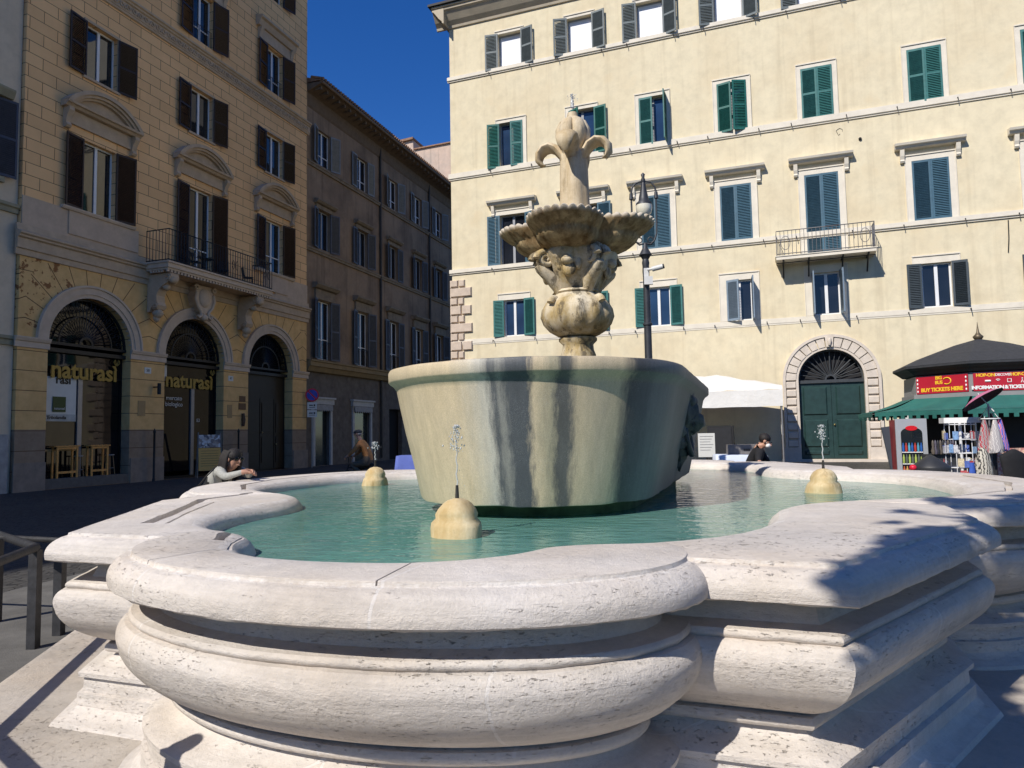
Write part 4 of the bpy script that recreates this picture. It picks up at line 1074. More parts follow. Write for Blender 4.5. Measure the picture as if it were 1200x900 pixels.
for u in (-1.6,-5.6,-9.6):
    for z, hh in ((10.3,2.3),(17.9,2.3)):
        if u < -9 and z > 12: continue
        w = window(pale, u, z, 1.1, hh, WHITE_FR, LG, .36, 1)
        shutter(w, u-.55, z, .62, hh, plain('blue_grey_dark_shutter', (.045,.055,.085), .5), 'L', 170, 2, .09); shutter(w, u+.55, z, .85, hh+.3, plain('blue_grey_dark_shutter', (.045,.055,.085), .5), 'R', 170, 2, .09)
        mb = MB(); moulding(mb, u-1.1, u+1.2, [(-.14,z+hh+.3),(.1,z+hh+.32),(.2,z+hh+.55),(.2,z+hh+.62),(-.14,z+hh+.7)]); mb.obj('hood', PT, w); mb = MB(); mb.box(u-.9,u+1.05,.0,.139,z-.2,z-.02); mb.obj('sill', PT, w)
mb = MB(); mb.extr([(-22,-.3,23),(-22,6,24.6),(-22,12.3,23)], (22,0,0)); mb.obj('roof', ROOFT, pale)
text('598', .34, plain('grey_number_paint', (.12,.12,.13), .8), 'lettering', pale, TM((-.72,.135,4.1), PI/2), .002)
tall = thing('tall_building', LP+UL*-24, 'tall plastered building further left along the square', 'building', LROT)
mb = MB(); wall_holes(mb, -44, 0, 0, 33, [(x, x+1.2, z, z+2.2) for x in (-6,-11,-16,-21,-26,-31,-36,-41) for z in (9,15,21,27)], [], .3)
mb.poly([(0,0,0),(0,0,33),(0,12,33),(0,12,0)]); mb.poly([(-44,0,0),(-44,12,0),(-44,12,33),(-44,0,33)]); mb.poly([(-44,12,0),(0,12,0),(0,12,33),(-44,12,33)]); mb.poly([(-44,.31,0),(0,.31,0),(0,.31,33),(-44,.31,33)])
mb.obj('wall', PALEM, tall, False)
mb = MB(); mb.extr([(-44,-.4,33),(-44,6,34.6),(-44,12.3,33)], (44,0,0)); mb.obj('roof', ROOFT, tall)

# ================================================================== brown building along the narrow street
brown = thing('brown_building', LP+UL*14.86, 'soot brown stucco building in shade with grey shutters lining the narrow street', 'building', LROT)
t, c, h = stucco('sooty_brown_stucco', (.31,.225,.155), (.10,.075,.06), .7); 
sepz = t.new('SeparateXYZ'); t.set(sepz.inputs[0], t.tc.outputs['Object'])
c = t.mix(t.math('LESS_THAN', sepz.outputs[2], 5.4), c, t.ramp(t.noise(3,5,.6), [(.3,(.105,.09,.08)),(.7,(.17,.15,.13))]))
BRNS = t.fin(c, .9, t.bump(h, .4, .03), None, .2)
SCOL = [1.95, 6.2, 10.3, 14.15, 17.8, 22.0, 26.2, 30.2]
rects = []
for u in SCOL: rects += [(u-.66,u+.66,17.25,19.3), (u-.62,u+.62,12.35,14.6), (u-.66,u+.66,6.0,9.35)]
DOORS = [(1.0,2.5,.02,3.45),(5.1,7.0,.02,3.45),(9.6,11.4,.02,3.4),(13.4,15.2,.02,3.4)]
mb = MB(); wall_holes(mb, .02, 36, 0, 21.0, rects+DOORS, [], .3, .22)
mb.poly([(36,.22,0),(36,10,0),(36,10,21),(36,.22,21)]); mb.poly([(.02,10,0),(36,10,0),(36,10,21),(.02,10,21)])
mb.obj('wall', BRNS, brown, False)
mb = MB(); mb.box(.1, 35.8, .56, .6, 0, 20.8); mb.obj('interior', plain('black_interior', (.006,.006,.007), .9, .2, 2, 0), brown)
ST = plain('sooty_stone_trim', (.235,.185,.13), .85, .3, 3, .3, 20)
mb = MB(); moulding(mb, .03, 36, [(-.22,16.88),(-.12,16.88),(-.10,17.0),(-.06,17.02),(-.06,17.1),(-.22,17.12)]); moulding(mb, .03, 36, [(-.22,11.98),(-.12,11.98),(-.10,12.1),(-.06,12.12),(-.06,12.2),(-.22,12.22)])
mb.obj('string_course', ST, brown)
mb = MB(); moulding(mb, .1, 36, [(-.22,5.2),(.0,5.25),(.12,5.5),(.20,5.52),(.20,5.75),(.26,5.78),(.26,5.86),(-.22,5.9)]); mb.obj('ledge', plain('ochre_brown_ledge', (.26,.185,.09), .85, .2, 3, .2, 20), brown)
mb = MB(); moulding(mb, .05, 36, [(-.22,20.2),(-.15,20.3),(-.05,20.9),(.75,21.18),(.80,21.2),(.80,21.32),(-.22,21.36)])
for k in range(60): x = .3+k*.6; mb.box(x-.06, x+.06, -.74, .1, 20.98, 21.16)
mb.obj('eaves', plain('brown_timber_eaves', (.17,.12,.08), .85, .2, 4, .2, 20), brown)
mb = MB(); mb.tube([(.05,-.88,21.30),(36,-.88,21.30)], .11, 8); mb.obj('gutter', plain('copper_brown_gutter', (.19,.125,.075), .6, .2, 4, .1, 20, .3), brown)
mb = MB(); mb.extr([(.05,-.95,21.40),(.05,4.5,23.0),(.05,10.3,21.4)], (36,0,0))
for k in range(140): x = .1+k*.255; mb.tube([(x,-1.0,21.46),(x,-.2,21.70)], .09, 6)
mb.obj('roof', ROOFT, brown)
mb = MB()
for x in (8.4, 15.95): mb.tube([(x,.12,21.1),(x,.12,.2)], .075, 8)
mb.obj('downpipe', plain('dark_iron_downpipe', (.05,.045,.04), .6, .2, 4, .1, 20, .3), brown)
SGL = plain('pale_grey_shutter_paint', (.23,.25,.27), .6, .2, 6, .15, 30); SGD = plain('dim_blue_grey_shutter_paint', (.10,.11,.135), .6, .2, 6, .15, 30)
rs = random.Random(4)
for k, u in enumerate(SCOL):
    w = window(brown, u, 17.25, 1.32, 2.05, WHITE_FR, GLASS_D, .42, 1, (.3,))
    for sd, s in (('L',-1),('R',1)): shutter(w, u+s*.66, 17.2, .66, 2.12, SGL, sd, 168+rs.uniform(-12,8), 1, .17)
    w = window(brown, u, 12.35, 1.24, 2.25, GREY_FR, GLASS_D, .42, 1)
    for sd, s in (('L',-1),('R',1)): shutter(w, u+s*.62, 12.3, .64, 2.3, SGD, sd, 168+rs.uniform(-14,8), 1, .17)
    mb = MB(); moulding(mb, u-1.0, u+1.0, [(-.22,14.85),(.0,14.9),(.10,15.02),(.10,15.1),(-.22,15.14)]); mb.box(u-.85,u+.85,.12,.219,14.62,14.85); mb.obj('hood', ST, w)
    w = window(brown, u, 6.0, 1.32, 3.35, WHITE_FR, GLASS_D, .42, 1, (.35,))
    for sd, s in (('L',-1),('R',1)): shutter(w, u+s*.66, 6.0, .66, 3.4, SGD, sd, 168+rs.uniform(-14,8), 2, .17)
    mb = MB(); moulding(mb, u-1.15, u+1.15, [(-.22,9.95),(.05,10.0),(.18,10.16),(.18,10.26),(-.22,10.3)]); mb.box(u-.95,u+.95,.10,.219,9.40,9.95); mb.obj('hood', ST, w)
    mb = MB()
    for j in range(9): x = u-.6+j*.15; mb.tube([(x,.16,6.0),(x,.16,7.0)], .012, 4, True, False)
    mb.tube([(u-.64,.16,7.0),(u+.64,.16,7.0)], .02, 4); mb.obj('guard_rail', IRON, w)
WHM = plain('white_marble_door_trim', (.42,.41,.40), .6, .15, 4, .1, 20)
for (a, b, c_, d_) in DOORS[:2]:
    mb = MB(); mb.box(a-.2,a,.12,.219,.02,d_); mb.box(b,b+.2,.12,.219,.02,d_); mb.box(a-.28,b+.28,.05,.219,d_+.001,d_+.30); mb.box(a-.36,b+.36,-.02,.219,d_+.301,d_+.40)
    o = mb.obj('door_surround', WHM, brown)
    mb = MB(); n = 9; wv = (b-a+.2)/n
    for j in range(n): x = a-.1+j*wv; mb.extr([(x,.04,d_-.02),(x+wv,.04,d_-.02),(x+wv,.02,d_-.30),(x+wv*.5,.01,d_-.40),(x,.02,d_-.30)], (0,.02,0))
    mb.obj('scalloped_pelmet', plain('grey_pelmet_cloth', (.30,.30,.30), .8), o)
    g = MB(); g.box(a,b,.4,.44,.02,d_); g.obj('door', glass('dark_shop_door', (.02,.028,.032), .12), brown)
# far pink gable beyond the roofs
pink = thing('gable_building', LP+UL*52+Vector((0,0,0)), 'weathered pink gable wall rising in sun behind the brown roof', 'building', LROT)
t, c, h = stucco('pink_weathered_plaster', (.56,.43,.34), (.38,.34,.30), .7); PINKM = t.fin(c, .9, t.bump(h, .3, .03), None, .2)
mb = MB(); mb.extr([(0,21,0),(0,21,34.0),(0,12,34.6),(0,11.98,33.4),(0,1,33.7),(0,1,0)], (9,0,0)); mb.obj('wall', PINKM, pink)
mb = MB(); mb.extr([(-.3,21.1,34.01),(-.3,11.9,34.61),(-.3,11.9,34.85),(-.3,21.1,34.25)], (9.3,0,0)); mb.extr([(-.2,11.9,33.41),(-.2,.9,33.71),(-.2,.9,33.85),(-.2,11.9,33.55)], (9,0,0)); mb.obj('coping', ROOFT, pink)

# ================================================================== ground
def ground_h(x, y):
    p = Vector((x, y, 0))
    dR = -((p-RP).dot(Vector((-UR.y, UR.x, 0))))
    dL = (p-LP).dot(Vector((UL.y, -UL.x, 0)))
    s = lambda v: (lambda q: q*q*(3-2*q))(max(0, min(1, v)))
    return .36*s(1-(dR-.5)/13)*s((dL-3)/9)
def ground_mat():
    t = NT('cobbled_paving')
    vo = t.new('TexVoronoi'); vo.feature = 'DISTANCE_TO_EDGE'; vo.inputs['Scale'].default_value = 8.2; t.set(vo.inputs['Vector'], t.tc.outputs['Object']); vo.inputs['Randomness'].default_value = .55
    vc = t.new('TexVoronoi'); vc.inputs['Scale'].default_value = 8.2; vc.inputs['Randomness'].default_value = .55; t.set(vc.inputs['Vector'], t.tc.outputs['Object'])
    a = t.noise(.5, 6, .65); b = t.noise(6, 6, .7)
    c = t.ramp(b, [(.3,(.045,.043,.040)),(.7,(.085,.081,.075))])
    c = t.mix(.5, c, t.ramp(vc.outputs['Color'], [(.2,(.7,.7,.7)),(.8,(1.15,1.15,1.12))]), 'MULTIPLY')
    c = t.mix(t.math('MULTIPLY', t.ramp(a, [(.45,0.0),(.65,1.0)]), .4), c, (.10,.095,.085))
    e = t.ramp(vo.outputs['Distance'], [(.0, 0.0), (.07, 1.0)])
    c = t.mix(e, (.02,.019,.018), c)
    hgt = t.math('ADD', e, t.math('MULTIPLY', b, .4))
    return t.fin(c, .75, t.bump(hgt, .6, .02), None, .3)
xs = [-900,-400,-200,-120,-80,-60]+[-50+1.25*k for k in range(81)]+[60,80,120,200,400,900]
ys = [-900,-400,-200,-100,-60,-40,-30,-20,-10,-5]+[1.25*k for k in range(50)]+[70,90,130,200,400,900]
vs = [(x, y, ground_h(x, y) if -49 < x < 49 and -4 < y < 62 else 0) for y in ys for x in xs]
n = len(xs); mb = MB(); mb.add(vs, [(j*n+i, j*n+i+1, (j+1)*n+i+1, (j+1)*n+i) for j in range(len(ys)-1) for i in range(n-1)], True)
struct(mb.obj('piazza_paving', ground_mat()))
def patch(name, pts, mat, dz):
    mb = MB(); mb.poly([(x, y, ground_h(x, y)+dz) for x, y in pts]); return struct(mb.obj(name, mat))
# smooth asphalt apron round the fountain
mb = MB(); ap = [FM @ Vector((6.3*math.cos(2*PI*k/64), 7.4*math.sin(2*PI*k/64), 0)) for k in range(64)]
mb.rings([[(p.x, p.y, ground_h(p.x, p.y)+.004) for p in [(FO+(q-FO)*f) for q in ap]] for f in (.3,.6,.8,1.0)], True, False, False, True)
mb.poly([(p.x, p.y, .004) for p in [(FO+(q-FO)*.3) for q in ap]])
struct(mb.obj('asphalt_apron', plain('worn_grey_asphalt', (.13,.125,.115), .85, .3, 2.5, .5, 70, 0, .25)))
# ------------------------------------------------------------------ things on the square
def gz(p): return Vector((p.x, p.y, ground_h(p.x, p.y)))
# street lamp
LAMPM = plain('dark_grey_cast_iron', (.05,.053,.06), .5, .25, 8, .2, 40, .4)
P0 = gz(at(760, 415, 15.0)); lz = P0.z
lamp = thing('street_lamp', P0, 'ornate dark iron street lamp with a hanging globe and a small camera', 'street lamp', R_(-8))
H = lambda y, x=760: at(x, y, 15.0).z-lz
mb = MB(); mb.lathe([(.34,0),(.34,.12),(.26,.2),(.24,.7),(.18,.8),(.16,1.2),(.12,1.3),(.11,1.5),(.085,1.6),(.078,H(382)),(.10,H(381)),(.10,H(379)),(.075,H(378)),(.066,H(325)),(.075,H(318)),(.07,H(312)),(.08,H(308)),(.065,H(304)),(.11,H(300)),(.14,H(299)),(.09,H(294)),(.04,H(289)),(.03,H(285))], 20)
mb.obj('post', LAMPM, lamp, sharp=40)
mb = MB(); zc = H(285); zt = H(214)
for s in (-1, 1):
    mb.tube([(s*x, 0, z) for x, z in ((0,zc),(.12,zc-.03),(.20,zc+.05),(.25,zc+.2),(.26,zc+.6),(.265,zt-.22),(.24,zt-.1),(.16,zt),(.05,zt+.03),(0,zt))], .02, 6)
    mb.tube([(s*.265,0,zt-.36),(s*.265,0,zt-.22)], [.045,.035], 8)
    mb.tube([(s*(.12+.06*math.cos(a)), 0, zc+.07+.06*math.sin(a)) for a in [k*.5 for k in range(12)]], .014, 5)
mb.obj('yoke', LAMPM, lamp)
mb = MB(); mb.lathe([(.01,zt+.22),(.045,zt+.18),(.03,zt+.12),(.05,zt+.05),(.035,zt+.0)], 12); mb.obj('finial', LAMPM, lamp)
mb = MB(); mb.lathe([(.045,zt+.0),(.06,zt-.12),(.10,zt-.32),(.11,zt-.40),(.17,zt-.46),(.175,zt-.50)], 18); sh_ = mb.obj('lamp_hood', LAMPM, lamp)
gm = NT('milky_globe'); gm.fin((.72,.68,.55), .25); gm.b.inputs['Coat Weight'].default_value = .4
mb = MB(); mb.lathe([(.172,zt-.50),(.175,zt-.58),(.15,zt-.68),(.09,zt-.75),(.02,zt-.77)], 18); mb.obj('globe', gm.m, lamp)
CAMM = plain('white_plastic_housing', (.6,.6,.58), .5, .08, 6, 0)
mb = MB(); zz = H(323); mb.box(-.05,.13,-.16,-.08,zz-.22,zz-.05); mb.box(-.05,.05,-.12,-.07,zz-.04,zz+.14); mb.tube([(.03,-.14,zz+.1),(.17,-.2,zz+.1)], .03, 6); mb.tube([(.12,-.2,zz+.09),(.34,-.24,zz+.13)], .055, 8)
cm_ = mb.obj('security_camera', CAMM, lamp); m2 = MB(); m2.tube([(.34,-.24,zz+.13),(.37,-.245,zz+.136)], .05, 8); m2.obj('lens', IRON, cm_)
# kiosk
KC = Vector((12.6, 19.0, 0)); KC = gz(KC); kz = KC.z
kio = thing('ticket_kiosk', KC, 'octagonal ticket kiosk with dark pointed roof, red sign band and green awning', 'kiosk')
def octa(r, z, rot=-130): return [(r*math.cos(R_(rot+45*k)), r*math.sin(R_(rot+45*k)), z-kz) for k in range(8)]
SLATE = plain('dark_slate_roof', (.035,.037,.042), .75, .3, 12, .4, 30)
mb = MB(); mb.rings([octa(2.12,3.22), octa(1.5,3.5), octa(.7,3.78), octa(.05,3.95)], True, False, True, False)
mb.rings([octa(2.12,3.215), octa(2.12,3.16), octa(2.0,3.08), octa(1.88,2.98)], True, False, True, False); mb.obj('roof', SLATE, kio)
mb = MB(); mb.rings([octa(1.86,2.975), octa(1.98,3.06), octa(2.09,3.15)], True, False, False, False); mb.obj('soffit', plain('dark_soffit', (.02,.02,.022), .7), kio)
mb = MB(); mb.lathe([(.05,3.9-kz),(.10,3.96-kz),(.13,4.02-kz),(.07,4.08-kz),(.035,4.14-kz),(.015,4.3-kz),(.004,4.42-kz)], 12); mb.obj('finial', plain('dull_bronze', (.14,.11,.07), .5, .2, 8, 0, 10, .5), kio)
GREYB = plain('grey_band_metal', (.25,.25,.25), .5, .1, 5, 0)
mb = MB(); mb.rings([octa(1.92,2.36), octa(1.92,2.46), octa(1.86,2.47), octa(1.84,2.95)], True, False, False, False); mb.obj('sign_band', GREYB, kio)
RED = plain('crimson_sign', (.42,.012,.03), .5, .06, 3, 0); YLW = plain('yellow_lettering', (.8,.5,.03), .5, .03); WHT = plain('white_lettering', (.8,.8,.78), .5, .03)
def face(k, r, z):  # frame on octagon face k: x to the right as seen from outside, y up, z outward
    a = R_(-130+45*k); b = R_(-130+45*(k+1)); p = Vector((r*math.cos(a), r*math.sin(a), 0)); q = Vector((r*math.cos(b), r*math.sin(b), 0))
    m = (p+q)/2; x = (q-p).normalized(); o = m.normalized()
    return Matrix(((x.x, 0, o.x, m.x), (x.y, 0, o.y, m.y), (0, 1, 0, z-kz), (0, 0, 0, 1))), (q-p).length
for k, kind in ((-1,'buy'),(0,'info'),(1,'blank')):
    M, L = face(k, 1.89, 2.70)
    mb = MB(); vs = [M @ Vector((x, y, z)) for z in (-.01,.012) for x, y in ((-L*.46,-.22),(L*.46,-.22),(L*.46,.22),(-L*.46,.22))]
    mb.add(vs, [(0,3,2,1),(4,5,6,7),(0,1,5,4),(1,2,6,5),(2,3,7,6),(3,0,4,7)])
    sp = mb.obj('sign_panel', RED, kio)
    if kind == 'buy':
        text('BUY TICKETS HERE', .132, YLW, 'lettering', sp, M @ Matrix.Translation((0,-.13,.016)), .003, 'CENTER', .006, .95)
        text('BIG\nBUS', .12, YLW, 'lettering', sp, M @ Matrix.Translation((-.06,.11,.016)), .003, 'CENTER', .004, .9)
        mb = MB(); mb.tube([M @ Vector((.15+.09*math.cos(a)*1.15, .08+.085*math.sin(a), .02)) for a in [j*PI/6-2.2 for j in range(10)]], .016, 5); mb.obj('bus_emblem', YLW, sp)
        for s in (-1, 1):
            mb = MB()
            for j in range(4): c_ = M @ Vector((s*L*.43, -.16+j*.1, .02)); mb.ball(c_, (.02,.02,.035), 6, 5)
            mb.obj('icon_column', WHT, sp)
    elif kind == 'info':
        text('HOP-ON', .11, YLW, 'lettering', sp, M @ Matrix.Translation((-.40,.165,.016)), .003, 'CENTER', .004, .9)
        text('DISCOVER', .085, WHT, 'lettering', sp, M @ Matrix.Translation((-.02,.165,.016)), .003, 'CENTER', .001, .85)
        text('HOP-OFF EX', .11, YLW, 'lettering', sp, M @ Matrix.Translation((.40,.165,.016)), .003, 'CENTER', .004, .85)
        text('INFORMATION & TICKETS HERE', .118, WHT, 'lettering', sp, M @ Matrix.Translation((0,-.14,.016)), .003, 'CENTER', .005, .82)
        mb = MB()
        for j, x in enumerate((-.36,-.14,.10,.36)):
            if j == 0: mb.tube([M @ Vector((x-.06,.02,.02)), M @ Vector((x+.06,.02,.02))], .028, 4)
            elif j == 1:
                for r in (.03,.06): mb.tube([M @ Vector((x+r*math.cos(a), .0+r*math.sin(a), .02)) for a in [PI/4+k2*PI/8 for k2 in range(5)]], .009, 4)
            elif j == 2: mb.tube([M @ Vector((x+a, .03+b, .02)) for a, b in ((-.04,-.05),(-.04,.03),(.04,.03),(.04,-.05),(-.04,-.05))], .010, 4)
            else: mb.tube([M @ Vector((x-.02,-.04,.02)), M @ Vector((x+.01,.03,.02)), M @ Vector((x+.03,-.04,.02))], .010, 4); mb.ball(M @ Vector((x+.01,.06,.02)), .018, 6, 4)
        mb.obj('service_icons', WHT, sp)
AWN = NT('green_awning_cloth'); n_ = AWN.noise(2, 5, .6)
AWN.fin(AWN.ramp(n_, [(.3,(.012,.10,.085)),(.7,(.02,.145,.12))]), .8, AWN.bump(AWN.noise(3,3,.5), .4, .06)); AWN = AWN.m
for k in range(8):
    Mi, Li = face(k, 1.95, 2.36); Mo, Lo = face(k, 3.1, 2.02)
    e = .03; N = 14
    top = [Mi @ Vector((-Li/2+e,0,0)), Mi @ Vector((Li/2-e,0,0))]; bot = [Mo @ Vector((-Lo/2+e*2,0,0)), Mo @ Vector((Lo/2-e*2,0,0))]
    mb = MB(); rows = []
    for j in range(7):
        f = j/6; rows.append([top[0].lerp(bot[0], f).lerp(top[1].lerp(bot[1], f), i/N)+Vector((0,0,-.06*math.sin(PI*f)*(1+.3*math.sin(i*1.3+k)))) for i in range(N+1)])
    mb.rings(rows, False, False, False, True)
    aw = mb.obj('awning', AWN, kio, False)
    mb = MB(); nn = 22
    for i in range(nn):
        a = bot[0].lerp(bot[1], i/nn); b = bot[0].lerp(bot[1], (i+1)/nn); d = .20 if i % 2 else .11; o = Vector((0,0,-.004))
        mb.poly([a+o, b+o, b-Vector((0,0,d)), a-Vector((0,0,d))])
    mb.obj('valance', AWN, aw, False)
DKW = plain('dark_kiosk_counter', (.018,.018,.02), .6, .2, 5, .1)
mb = MB(); mb.rings([octa(1.70,kz), octa(1.70,2.40)], True, True, True, False); mb.obj('booth', DKW, kio)
# drinks fridge
fp = gz(at(1070, 555, 16.0)); fr = thing('drinks_fridge', fp, 'red and silver glass door drinks fridge standing left of the kiosk', 'fridge', R_(-17)); hf = 1.79-fp.z
SIL = plain('silver_fridge_front', (.42,.44,.46), .4, .06, 4, 0, 10, .3); FRD = plain('worn_red_fridge_side', (.26,.02,.025), .5, .3, 5, 0)
mb = MB(); mb.box(-.31,.31,0,.62,0,hf); mb.obj('cabinet', FRD, fr)
mb = MB(); mb.box(-.315,.315,-.05,-.002,.02,hf+.02); dr = mb.obj('door', SIL, fr)
mb = MB(); mb.box(-.215,.215,-.062,-.051,.22,hf-.30); N=12; mb.extr([(.215*math.cos(PI*k/N), -.062, hf-.30+.13*math.sin(PI*k/N)) for k in range(N+1)], (0,.011,0)); mb.obj('pane', glass('fridge_glass', (.008,.012,.016), .05), dr)
mb = MB(); mb.lathe([(.11,-.01),(.11,.01)], 20, (0,0,0)); 
rb = MB(); rb.extr([(.12*math.cos(a), -.075, hf-.19+.055*math.sin(a)) for a in [k*2*PI/20 for k in range(20)]], (0,.012,0)); rb.obj('red_badge', plain('bright_red', (.6,.01,.02), .4), dr)
rk = random.Random(8); zz = .24
for row, (cols) in enumerate((((.02,.3,.4),(.03,.35,.45)), ((.5,.12,.05),(.6,.35,.1)), ((.35,.45,.1),(.1,.12,.1)), ((.03,.12,.4),(.45,.05,.04),(.1,.35,.5)))):
    z = .26+row*.26
    mb = MB(); mb.box(-.21,.21,-.068,-.063,z-.02,z); mb.obj('shelf', WHT, dr)
    for j, cc in enumerate(cols):
        mb = MB()
        for q in range(7):
            if q % len(cols) == j: x = -.18+q*.06; mb.lathe([(.02,z-.0),(.024,z+.05),(.024,z+.13),(.012,z+.17),(.012,z+.2)], 8, (x,-.068,0), sy=.35)
        mb.obj('bottle_row', plain('drink_colour', cc, .35), dr)
# dark board leaning beside the fridge
lb_ = gz(at(1051, 552, 16.6)); mb = MB(); M = TM((0,0,.8), R_(-6), R_(-7)); mb.tbox(M, .34, .05, 1.62); o = mb.obj('leaning_board', plain('slate_blue_board', (.06,.075,.095), .45, .15, 4, 0)); o.location = lb_; tag(o, 'dark slate blue board leaning left of the drinks fridge', 'board')
# white notice on the palazzo wall by the kiosk
mb = MB(); mb.box(17.9,19.3,-.04,.0,.2,2.05); o = mb.obj('wall_base', plain('whitewashed_base', (.62,.60,.55), .85, .08), pal)
# postcard rack
rp = gz(at(1128, 552, 14.5)); rack = thing('postcard_rack', rp, 'white wire postcard rack hung with cards and bags before the kiosk', 'rack', R_(-20)); hr = 1.74-rp.z
WIRE = plain('white_coated_wire', (.66,.67,.68), .4, .05)
mb = MB(); mb.tube([(0,0,0),(0,0,hr)], .028, 8)
for z in (hr-.08,hr-.38,hr-.66,hr-.95,.15):
    mb.tube([(.28*math.cos(a), .28*math.sin(a), z) for a in [k*PI/8 for k in range(17)]], .011, 4)
    for k in range(4): a = k*PI/2+.4; mb.tube([(0,0,z),(.28*math.cos(a),.28*math.sin(a),z)], .009, 4)
for k in range(6): a = k*PI/3; mb.tube([(.28*math.cos(a),.28*math.sin(a),.12),(.28*math.cos(a),.28*math.sin(a),hr-.05)], .009, 4)
mb.obj('frame', WIRE, rack)
mb = MB(); mb.box(-.33,.33,-.20,-.185,hr-.05,hr+.06); mb.box(-.33,-.315,-.2,.2,hr-.05,hr+.06); mb.box(.315,.33,-.2,.2,hr-.05,hr+.06); mb.obj('header', WHT, rack)
CARDC = [(.10,.16,.48),(.62,.62,.64),(.20,.35,.60),(.45,.08,.09),(.60,.52,.36),(.30,.46,.68),(.55,.56,.60)]
for k in range(46):
    a = rk.uniform(0, 2*PI); tier = rk.choice((0,0,1,1,2,3)); z = hr-.30-.28*tier+rk.uniform(-.02,.02); w_, h_ = rk.uniform(.07,.13), rk.uniform(.10,.18)
    if tier == 3: h_ *= 1.5
    mb = MB(); mb.tbox(TM((.31*math.cos(a), .31*math.sin(a), z), 0, 0, a+PI/2), w_, .012, h_)
    mb.obj('postcard', plain('card_print', rk.choice(CARDC), .5, .5, 30, 0), rack)
# hanging hoop of scarves under a tilted pink parasol
hp = gz(at(1165, 552, 13.9)); hoop = thing('scarf_stand', hp, 'stand with a white hoop on cords under the tilted pink parasol', 'display stand'); hz = 1.76-hp.z
mb = MB(); mb.tube([(0,.05,0),(0,.05,hz+.30)], .018, 6); mb.tube([(-.3,.05,.02),(.3,.05,.02)], .02, 5); mb.tube([(0,-.25,.02),(0,.35,.02)], .02, 5); mb.obj('pole', plain('steel_pole', (.25,.25,.26), .4, .1, 5, 0, 10, .6), hoop)
mb = MB(); mb.tube([(.18*math.cos(a), .05+.18*math.sin(a), hz) for a in [k*PI/10 for k in range(21)]], .014, 5)
for k in range(4): a = k*PI/2+.5; mb.tube([(.18*math.cos(a), .05+.18*math.sin(a), hz),(0,.05,hz+.26)], .006, 4)
mb.obj('hoop', WIRE, hoop)
cz = hz+.26
def scarfmat(name, a, b, c_):
    t = NT(name); w_ = t.new('TexWave'); w_.inputs['Scale'].default_value = 6; w_.inputs['Distortion'].default_value = 6; t.set(w_.inputs['Vector'], t.coord((1,1,2.5)))
    return t.fin(t.ramp(w_.outputs['Fac'], [(.2,a),(.5,b),(.8,c_)]), .8)
def cloth(name, loc, rows, mat, label, cat, group=None, n=16, fold=.12, seed=0):
    """hanging cloth: rows of (z, half width, half depth)"""
    mb = MB(); out = []
    for j, (z, w_, d_) in enumerate(rows):
        out.append([(w_*math.cos(2*PI*k/n)*(1+fold*math.sin(k*2.6+seed+j*.5)), d_*math.sin(2*PI*k/n)*(1+fold*math.sin(k*3.1+seed)), z+(.05*math.sin(k*1.9+seed) if j == 0 else 0)) for k in range(n)])
    mb.rings(out, True, True, True, True)
    o = mb.obj(name, mat); o.location = loc; return tag(o, label, cat, group)
for x, y, mt, lbl, s in ((-.16,-.04,scarfmat('red_border_scarf',(.35,.03,.05),(.55,.52,.48),(.25,.2,.22)),'grey scarf with a dark red border, left on the hoop',1),
                   (-.01,-.12,scarfmat('grey_print_scarf',(.45,.42,.42),(.25,.22,.22),(.6,.57,.55)),'grey printed scarf, middle one on the hoop',2),
                   (.15,-.04,scarfmat('blue_pink_scarf',(.02,.05,.55),(.62,.58,.5),(.55,.12,.3)),'scarf with bright blue and pink ends, right on the hoop',3)):
    cloth('scarf', hp+Vector((x,y,hz-.62)), [(0,.15,.07),(.12,.14,.07),(.3,.10,.06),(.48,.06,.04),(.6,.03,.03)], mt, lbl, 'scarf', 'scarves hung on the hoop', seed=s)
PINKP = plain('pink_parasol_cloth', (.50,.16,.27), .8, .1, 4, 0); PDK = plain('dark_parasol_lining', (.035,.02,.03), .8)
pr_ = thing('small_parasol', hp+Vector((-.16,-.02,hz+.40)), 'small pink parasol tilted above the hanging scarves', 'parasol'); pr_.rotation_euler = (R_(-25), R_(-22), 0)
mb = MB(); mb.rings([[(r*math.cos(2*PI*k/16), r*math.sin(2*PI*k/16), z) for k in range(16)] for r, z in ((.40,-.03),(.25,.04),(.03,.09))], True, False, True, False); mb.obj('canopy', PINKP, pr_)
mb = MB(); mb.rings([[(r*math.cos(2*PI*k/16), r*math.sin(2*PI*k/16), z) for k in range(16)] for r, z in ((.395,-.036),(.25,.02),(.03,.07))], True, False, True, False); mb.obj('lining', PDK, pr_)
mb = MB(); mb.tube([(0,0,.12),(.02,0,-.32)], .012, 5); mb.obj('shaft', WIRE, pr_)
BLK = plain('black_cloth', (.012,.012,.014), .85, .3, 8, .2, 20)
cloth('black_garment', hp+Vector((.22,-.25,.42)), [(0,.20,.06),(.25,.21,.06),(.5,.24,.07),(.62,.25,.07),(.68,.16,.06),(.74,.05,.04),(.75,.02,.02)], BLK, 'black garment on a hanger below the hoop of scarves', 'garment', seed=4)
cloth('lace_garment', hp+Vector((-.26,-.1,.30)), [(0,.16,.10),(.3,.15,.1),(.6,.14,.09),(.8,.09,.07),(.9,.03,.03)], scarfmat('cream_black_lace',(.03,.03,.03),(.62,.58,.48),(.5,.47,.4)), 'cream and black lace garment between the rack and black garment', 'garment', seed=7, fold=.3)
